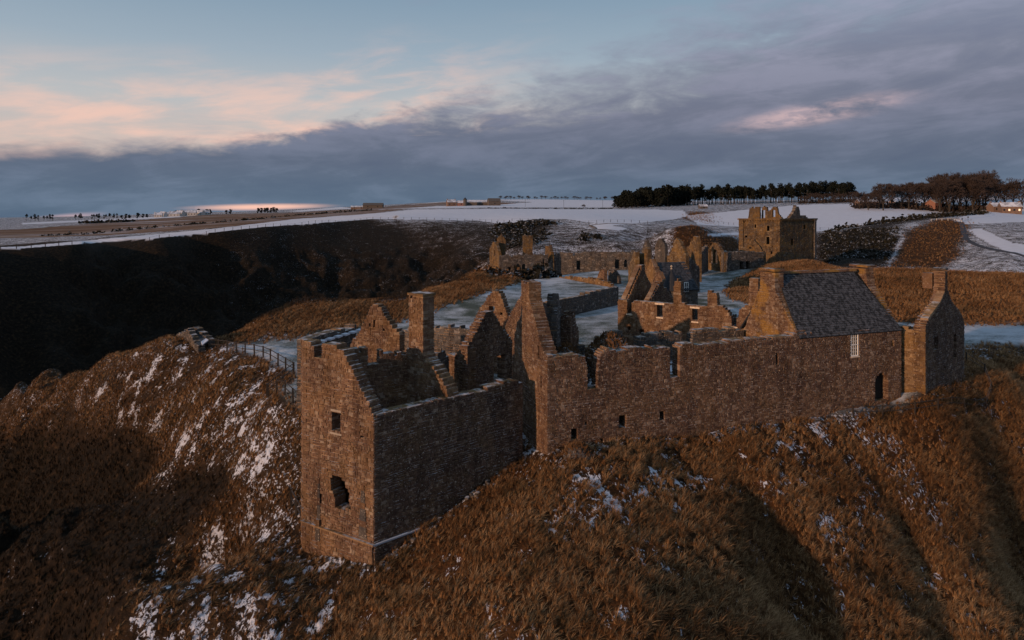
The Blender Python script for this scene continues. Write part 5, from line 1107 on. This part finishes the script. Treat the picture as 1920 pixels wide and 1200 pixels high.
# hedgerow on the far hill and trees on the left skyline
for k in range(30):
    px = 935 + (1150 - 935) * (k + rt_.random() * .8) / 30; 
    acc6.append(SHRUB[k % 2](*pt(px, 1250 + rt_.uniform(-20, 20)), rt_.uniform(0, 6.28), rt_.uniform(1.3, 2.4), 'hedgerow_tree', 'small dark tree in the hedgerow across the far white hill', 'tree', 'hedgerow trees on the far hill'))
for k, px in enumerate([50, 58, 66, 72, 82, 88, 94, 99, 142, 148, 152, 172, 176, 181, 186, 195, 199, 206, 213, 219]):
    acc7.append(PINES[(k + 1) % 4](*pt(px, 860 + rt_.uniform(-15, 15)), rt_.uniform(0, 6.28), rt_.uniform(.42, .62), 'shelterbelt_tree', 'thin tree in the broken row on the far left skyline', 'tree', 'shelterbelt trees on the left skyline'))
for k, px in enumerate([228, 236, 243, 258, 268, 276, 322, 330, 336, 342, 366, 372, 380, 388, 394, 424, 432]):
    acc8.append(LOWP[k % 3](*pt(px, 880 + rt_.uniform(-15, 15)), rt_.uniform(0, 6.28), rt_.uniform(.38, .60), 'village_tree', 'dark rounded tree among the far left houses', 'tree', 'trees among the far left houses'))
for k, px in enumerate([484, 490, 496, 502, 508, 514, 519]):
    acc9.append(LOWP[k % 3](*pt(px, 900), rt_.uniform(0, 6.28), rt_.uniform(.45, .6), 'copse_tree', 'brown tree in the small clump against the pink horizon', 'tree', 'small copse on the left horizon'))
SHRUB[0](*pt(1094, 560), 1, 1.25, 'hawthorn_bush', 'lone round bush on the snow left of the pine wood', 'bush', None)
# ================================================================ 11. houses and farms
def house(name, label, px, D, wx, dy, hw, hr_, wall='harling_white', roof='snowy_roof', rz=0., win=2, chim=1, cat='house', group=None, lit=False, zoff=0):
    x, y = pt(px, D); z = tz(x, y) + zoff; rt = empty(name, (x, y, z), rz, label, cat, group)
    def lb(nm, par, boxes, mat, tint=.5):
        mb = MB()
        for a, b_ in boxes: mb.box(a, b_, mat, tint)
        o = bpy.data.objects.new(nm, mb.mesh(nm)); COL.objects.link(o); o.parent = par; return o
    mb = MB(); X_, Y_ = wx / 2, dy / 2
    mb.add([(-X_, -Y_, -1.5), (X_, -Y_, -1.5), (X_, Y_, -1.5), (-X_, Y_, -1.5), (-X_, -Y_, hw), (X_, -Y_, hw), (X_, Y_, hw), (-X_, Y_, hw), (-X_, 0, hw + hr_), (X_, 0, hw + hr_)],
        [(0, 1, 5, 4), (2, 3, 7, 6), (1, 2, 6, 9, 5), (3, 0, 4, 8, 7), (0, 3, 2, 1), (4, 5, 9, 8), (6, 7, 8, 9)], wall); wo = bpy.data.objects.new('wall', mb.mesh('wall')); COL.objects.link(wo); wo.parent = rt
    mb = MB(); e_ = .3
    for s_ in (-1, 1):
        q = [(-X_ - e_, s_ * (Y_ + e_), hw - .12), (X_ + e_, s_ * (Y_ + e_), hw - .12), (X_ + e_, 0, hw + hr_ + .1), (-X_ - e_, 0, hw + hr_ + .1)]
        mb.add(q + [(p[0], p[1], p[2] + .2) for p in q], BOXF, roof)
    ro = bpy.data.objects.new('roof', mb.mesh('roof')); COL.objects.link(ro); ro.parent = rt
    for k in range(chim): cx = -X_ + .5 if k == 0 else X_ - .5; lb('chimney', ro, [((cx - .4, -.4, hw + hr_ * .6), (cx + .4, .4, hw + hr_ + 1.0))], wall, .4)
    for k in range(win):
        cx = -X_ + wx * (k + .5) / win
        o = lb('window', rt, [((cx - .5, -Y_ - .05, hw * .35), (cx + .5, -Y_ + .05, hw * .35 + 1.2))], 'lit_window' if lit and k % 2 else 'glass_pane')
    return rt
house('pink_house', 'pink two-storey house glimpsed between the big bare trees', 1750, 474, 8, 7, 5.2, 2.2, 'pink_harling', 'snowy_roof', .5, 3, 2)
house('outbuilding', 'low snow-roofed shed in the trees left of the pink house', 1690, 500, 16, 6, 2.4, 1.8, 'brown_walling', 'snowy_roof', .1, 3, 0, 'shed')
house('outbuilding', 'long snow-roofed shed behind the bare trees beside the pine row', 1625, 520, 16, 6, 2.2, 1.6, 'brown_walling', 'snowy_roof', .1, 3, 0, 'shed')
house('cottage', 'snow-roofed stone house with warm lit windows at the right edge', 1893, 430, 11, 7, 4.2, 2.6, 'brown_walling', 'snowy_roof', -.3, 4, 2, lit=True)
house('cottage', 'snow-roofed cottage left of the house with lit windows', 1868, 440, 9, 6, 3.4, 2.4, 'brown_walling', 'snowy_roof', .1, 2, 1)
for k, (px, w_, hgt) in enumerate([(297, 9, 3.2), (306, 7, 3.8), (314, 8, 3.), (328, 12, 3.4), (338, 9, 4.2), (349, 12, 4.6), (360, 10, 4.0), (374, 12, 3.4), (386, 9, 3.)]):
    acc10.append(house('village_house', 'pale house with a snow-covered roof in the hamlet on the left skyline', px, 850 + 12 * (k % 3), w_, 7, hgt, 2.8, 'harling_white', 'snowy_roof', (.3, -.2, .5)[k % 3], 3, 1, group='houses of the far left hamlet'))
house('farmhouse', 'brown farmhouse at the left end of the farm with the round silo', 846, 690, 9, 7, 4, 2.6, 'brown_walling', 'snowy_roof', .3, 2, 2)
house('farm_building', 'small gabled farm building just left of the silo', 864, 690, 7, 6, 3, 2.2, 'pink_harling', 'snowy_roof', .2, 1, 0, 'barn')
house('barn', 'long low dark barn running right of the silo', 900, 700, 34, 12, 3.2, 2.2, 'barn_cladding', 'snowy_roof', .03, 3, 0, 'barn')
house('barn', 'tall dark barn at the right end of the farm', 926, 690, 12, 12, 4.2, 3.0, 'barn_cladding', 'barn_cladding', .2, 1, 0, 'barn')
house('barn', 'big curved-roof shed alone on the horizon left of the farm', 700, 760, 22, 14, 3.4, 2.4, 'barn_cladding', 'barn_cladding', .1, 2, 0, 'barn')
house('barn', 'low sheds beside the lone shed on the horizon', 672, 760, 16, 8, 2.0, 1.4, 'brown_walling', 'snowy_roof', .1, 2, 0, 'barn')
house('hut', 'tiny dark hut with a snowy roof below the pine row', 1318, 520, 6, 4, 1.8, 1.4, 'barn_cladding', 'snowy_roof', .1, 1, 0, 'hut')
x_, y_ = pt(872, 682); z_ = tz(x_, y_); si = empty('silo', (x_, y_, z_), 0, 'round farm tower with a pointed cap beside the barns', 'silo')
mb = MB(); lathe(mb, (x_, y_), [(1.9, z_ - 1), (1.9, z_ + 6.6)], 'barn_cladding', 14); mb.build('tower_wall', si); mb = MB(); lathe(mb, (x_, y_), [(2.1, z_ + 6.6), (.1, z_ + 8.8)], 'dark_slate', 14); mb.build('cap', si)
for px in (985, 1057, 1130):
    x_, y_ = pt(px, 640); z_ = tz(x_, y_); o = empty('telegraph_pole', (x_, y_, z_), 0, {985: 'leftmost', 1057: 'middle', 1130: 'rightmost'}[px] + ' of three thin poles standing in the far white field', 'pole', 'poles in the far white field')
    mb = MB(); mb.bar((x_, y_, z_ - .5), (x_, y_, z_ + 7), .14, 'weathered_timber'); mb.build('pole', o); mb = MB(); mb.bar((x_ - .7, y_, z_ + 6.5), (x_ + .7, y_, z_ + 6.5), .08, 'weathered_timber'); mb.build('crossarm', o)
for l_, f_ in ((acc1, '%s dark pine from the left in the dense end of the skyline wood'), (acc2, '%s tall bare-trunked pine from the left in the open skyline row'), (acc3, '%s low bare brown tree from the left at the right foot of the pines'),
    (acc4, '%s tall leafless tree from the left in the clump round the pink house'), (acc5, '%s leafless tree from the left behind the house with lit windows'), (acc6, '%s small hedgerow tree from the left across the far white hill'),
    (acc7, '%s thin tree from the left in the broken row on the far left skyline'), (acc8, '%s dark rounded tree from the left beside the far left hamlet'), (acc9, '%s tree from the left in the small clump on the pink horizon'), (acc10, '%s pale snow-roofed house from the left in the far left hamlet')): relabel(l_, f_)
# ================================================================ 12. gorse, bramble, rubble and moor grass
def thicket(name, label, pts_, n_, s0, hgt, mat, seed, D=None, kind='stuff', cat=None):
    """leafy clumps strewn in a ground polygon given by (px, D) corners"""
    r = random.Random(seed); P_ = [pt(*p) for p in pts_]; xs = [p[0] for p in P_]; ys = [p[1] for p in P_]; mb = MB(); c_ = []
    X_ = RNG.uniform(min(xs), max(xs), n_ * 4); Y_ = RNG.uniform(min(ys), max(ys), n_ * 4); ok = inpoly(X_, Y_, P_) > .5; X_, Y_ = X_[ok][:n_], Y_[ok][:n_]; Z_ = terrain(X_, Y_)
    for x, y, z in zip(X_, Y_, Z_):
        s_ = s0 * r.uniform(.5, 1.5)
        for q in range(9):
            p = Vector((x + r.gauss(0, s_ * .6), y + r.gauss(0, s_ * .6), z + abs(r.gauss(0, .5)) * hgt * s_ / s0)); n2 = Vector((r.gauss(0, 1), r.gauss(0, 1), r.gauss(.6, 1))).normalized(); u = n2.orthogonal().normalized() * s_ * .5; v = n2.cross(u)
            mb.add([tuple(p - u), tuple(p - v * .8), tuple(p + u * .9), tuple(p + v)], [(0, 1, 2, 3)], mat, r.uniform(.05, 1))
    o = mb.build(name, kind=kind); tag(o, label, cat); return o
thicket('gorse', 'dark gorse along the rim of the heath slope', [(930, 285), (1000, 292), (1050, 290), (1040, 282), (930, 272)], 200, .9, .9, 'gorse', 1, cat='gorse')
thicket('gorse', 'dark gorse bushes mottling the speckled slope behind the far range', [(930, 222), (1010, 222), (1040, 262), (985, 280), (915, 270)], 220, .8, .5, 'gorse', 2, cat='gorse')
thicket('gorse', 'black gorse filling the valley right of the keep', [(1535, 235), (1665, 235), (1690, 300), (1545, 305)], 650, .7, .5, 'gorse', 3, cat='gorse')
thicket('gorse', 'scrubby gorse mound above the far left range end', [(1085, 235), (1130, 235), (1125, 252), (1090, 252)], 40, .9, .9, 'gorse', 4, cat='gorse')
thicket('hawthorn_scrub', 'dark scrubby bush in front of the far left range', [(975, 172), (1025, 172), (1040, 164), (980, 160)], 110, 1.1, 2.0, 'gorse', 5, cat='bush')
thicket('bramble', 'reddish bramble bank on the shoulder before the far left range', [(870, 176), (935, 180), (985, 172), (975, 158), (900, 160)], 420, .8, .9, 'bramble', 6, cat='bramble')
thicket('hedge', 'dark hedge beside the snowy track on the right', [(1560, 322), (1700, 380), (1790, 420), (1850, 430), (1850, 410), (1770, 370), (1700, 350)], 420, 1.5, 1.4, 'gorse', 7, cat='hedge')
thicket('hedge', 'dark hedge line between the brown field and the snow strip', [(60, 330), (400, 418), (560, 560), (700, 620), (700, 600), (560, 540), (400, 405), (60, 322)], 420, 1.1, .9, 'gorse', 8, cat='hedge')
thicket('hedge', 'dark scrub line in the far brown field on the left', [(150, 560), (245, 580), (245, 560), (150, 540)], 90, 2., 1.2, 'gorse', 9, cat='hedge')
thicket('hedge', 'thin dark hedge across the white field right of the farm', [(900, 545), (1150, 575), (1150, 570), (900, 540)], 170, .9, .5, 'gorse', 10, cat='hedge')
thicket('undergrowth', 'dark undergrowth and hedge along the foot of the big winter trees', [(1600, 478), (1660, 474), (1790, 462), (1870, 458), (1870, 472), (1780, 486), (1600, 500)], 420, 1.6, 2.6, 'winter_twigs', 11, cat='undergrowth')
thicket('undergrowth', 'brown undergrowth at the foot of the right part of the pine row', [(1500, 600), (1640, 585), (1660, 560), (1620, 560), (1500, 585)], 200, 1.5, 2.0, 'winter_twigs', 12, cat='undergrowth')
# overgrown rubble heaps inside the hall range
def heap(name, label, cx, cy, z0, rx, ry, hgt, mat, seed, root=None):
    r = random.Random(seed); mb = MB()
    for k in range(420):
        a = r.uniform(0, 6.28); q = math.sqrt(r.random()); x = cx + rx * q * math.cos(a); y = cy + ry * q * math.sin(a); z = z0 + hgt * (1 - q * q) * r.uniform(.75, 1.05); s_ = r.uniform(.12, .38)
        U = US[r.randrange(16)][0] * s_; rz = r.uniform(0, 3.14); c_, n_ = math.cos(rz), math.sin(rz)
        mb.add([(x + p[0] * c_ - p[1] * n_, y + p[0] * n_ + p[1] * c_, z + p[2] * .7) for p in U], US[0][1], mat, r.random())
    v = []; N_ = 24; f = []
    for i in range(9):
        q = i / 8
        for k in range(N_): a = 6.283 * k / N_; v.append((cx + rx * q * math.cos(a), cy + ry * q * math.sin(a), z0 + hgt * (1 - q * q) * .97 - (1.5 if i == 8 else 0) + r.uniform(-.12, .12)))
    for i in range(8):
        for k in range(N_): f.append((i * N_ + k, (i + 1) * N_ + k, (i + 1) * N_ + (k + 1) % N_, i * N_ + (k + 1) % N_))
    mb.add(v, f, 'earth', .6)
    for k in range(900):
        a = r.uniform(0, 6.28); q = math.sqrt(r.random()); x = cx + rx * q * math.cos(a); y = cy + ry * q * math.sin(a); z = z0 + hgt * (1 - q * q) + .05; s_ = r.uniform(.06, .13)
        mb.add([(x - s_, y, z - .1), (x + s_, y + r.uniform(-.1, .1), z - .1), (x + r.uniform(-.25, .25), y + r.uniform(-.25, .25), z + r.uniform(.12, .4))], [(0, 1, 2)], 'bramble', r.uniform(.4, 1))
    o = mb.build(name, kind='stuff'); tag(o, label, 'rubble'); return o
p_ = BP(7.0, 4.0); heap('rubble_bank', 'overgrown rubble bank inside the hall range behind its front wall', p_[0], p_[1], 3.5, 2.6, 2.0, 3.0, 'brown_rubble', 3)
p_ = BP(2.9, 3.0); heap('rubble_bank', 'rubble and turf heaped behind the chimneyed hall gable', p_[0], p_[1], 3.5, 1.6, 2.0, 2.6, 'grey_rubble', 4)
x_, y_ = pt(1085, 44.6); heap('rubble_bank', 'snow-dusted stones fallen at the foot of the long front wall', x_, y_, tz(x_, y_) - .2, .9, .6, .7, 'grey_rubble', 5)
# fallen stones along the wall feet
mb = MB(); r = random.Random(9)
for (A, B, n_) in ((N1, N2, 70), (B0, B1, 150), (N0, N1, 25), (F0, F1, 30)):
    A = np.array(A); B = np.array(B); dd = (B - A) / np.hypot(*(B - A)); nn = np.array([dd[1], -dd[0]]); q_ = [A + (B - A) * r.random() + nn * (.25 + abs(r.gauss(0, .55))) for _ in range(n_)]
    zz_ = terrain([p[0] for p in q_], [p[1] for p in q_])
    for p, z in zip(q_, zz_):
        s_ = r.uniform(.08, .26); a = r.uniform(0, 3.14); U = US[r.randrange(16)][0] * s_
        mb.add([(p[0] + u[0] * math.cos(a) - u[1] * math.sin(a), p[1] + u[0] * math.sin(a) + u[1] * math.cos(a), z + u[2] * .7 + s_ * .2) for u in U], US[0][1], 'grey_rubble', r.random())
tag(mb.build('fallen_stones', kind='stuff'), 'fallen stones lying along the foot of the castle walls', 'stones')
# ---- moor grass: one clump scattered over the ground by geometry nodes
r = random.Random(77); mb = MB()
for k in range(34):
    a = r.uniform(0, 6.283); rad = r.uniform(0, .16); L = r.uniform(.35, .75); out_ = r.uniform(.25, 1.1); w_ = r.uniform(.012, .024); lean = Vector((.18, .05, 0))
    p = Vector((rad * math.cos(a), rad * math.sin(a), -.08)); d = Vector((math.cos(a), math.sin(a), 0)); sd_ = Vector((-d.y, d.x, 0)); pts2 = []
    for q in range(4):
        f = q / 3; pts2.append(p + Vector((0, 0, 1)) * L * (f - .42 * out_ * f * f) + d * L * out_ * f * f * .75 + lean * f * f)
    v = []; 
    for q, c_ in enumerate(pts2[:3]): ww = w_ * (1 - .25 * q); v += [tuple(c_ - sd_ * ww), tuple(c_ + sd_ * ww)]
    v.append(tuple(pts2[3])); mb.add(v, [(0, 1, 3, 2), (2, 3, 5, 4), (4, 5, 6)], 'dry_grass', r.random())
grass = mb.build('moor_grass', kind='stuff'); tag(grass, 'long dry orange moor grass covering the slopes round the castle', 'grass')
# no clumps inside buildings
BL = [[N0, N1, N2, (-3, 50.5), NB], [BP(0, 0), BP(LBW, 0), BP(LBW, WID), BP(0, WID)], [F0, F1, e0, SD0]]
tf = TUFT.copy()
for q in BL: tf *= 1 - inpoly(gx, gy, [(float(p[0]), float(p[1])) for p in q])
me = ground.data; me.attributes['tuft'].data.foreach_set('value', tf.astype(np.float32))
ng = bpy.data.node_groups.new('scatter_grass', 'GeometryNodeTree'); ng.interface.new_socket('Geometry', in_out='INPUT', socket_type='NodeSocketGeometry'); ng.interface.new_socket('Geometry', in_out='OUTPUT', socket_type='NodeSocketGeometry')
N = ng.nodes; Lk = ng.links; gi = N.new('NodeGroupInput'); go = N.new('NodeGroupOutput'); ob = N.new('GeometryNodeObjectInfo'); ob.transform_space = 'RELATIVE'; ob.inputs['Object'].default_value = ground
dp = N.new('GeometryNodeDistributePointsOnFaces'); na = N.new('GeometryNodeInputNamedAttribute'); na.data_type = 'FLOAT'; na.inputs['Name'].default_value = 'tuft'
Lk.new(ob.outputs['Geometry'], dp.inputs['Mesh']); Lk.new(na.outputs['Attribute'], dp.inputs['Density'])
ip = N.new('GeometryNodeInstanceOnPoints'); Lk.new(dp.outputs['Points'], ip.inputs['Points']); Lk.new(gi.outputs[0], ip.inputs['Instance'])
rv = N.new('FunctionNodeRandomValue'); rv.data_type = 'FLOAT_VECTOR'; rv.inputs[0].default_value = (-.25, -.25, -.9); rv.inputs[1].default_value = (.25, .25, .9); Lk.new(rv.outputs[0], ip.inputs['Rotation'])
rs = N.new('FunctionNodeRandomValue'); rs.data_type = 'FLOAT'; rs.inputs[2].default_value = .38; rs.inputs[3].default_value = 1.0
pos = N.new('GeometryNodeInputPosition'); sx = N.new('ShaderNodeSeparateXYZ'); Lk.new(pos.outputs[0], sx.inputs[0]); mr = N.new('ShaderNodeMapRange'); mr.inputs[1].default_value = 60; mr.inputs[2].default_value = 150; mr.inputs[3].default_value = 1.; mr.inputs[4].default_value = 1.5; Lk.new(sx.outputs[1], mr.inputs[0])
mm = N.new('ShaderNodeMath'); mm.operation = 'MULTIPLY'; Lk.new(rs.outputs[1], mm.inputs[0]); Lk.new(mr.outputs[0], mm.inputs[1]); Lk.new(mm.outputs[0], ip.inputs['Scale']); Lk.new(ip.outputs[0], go.inputs[0])
md = grass.modifiers.new('scatter', 'NODES'); md.node_group = ng
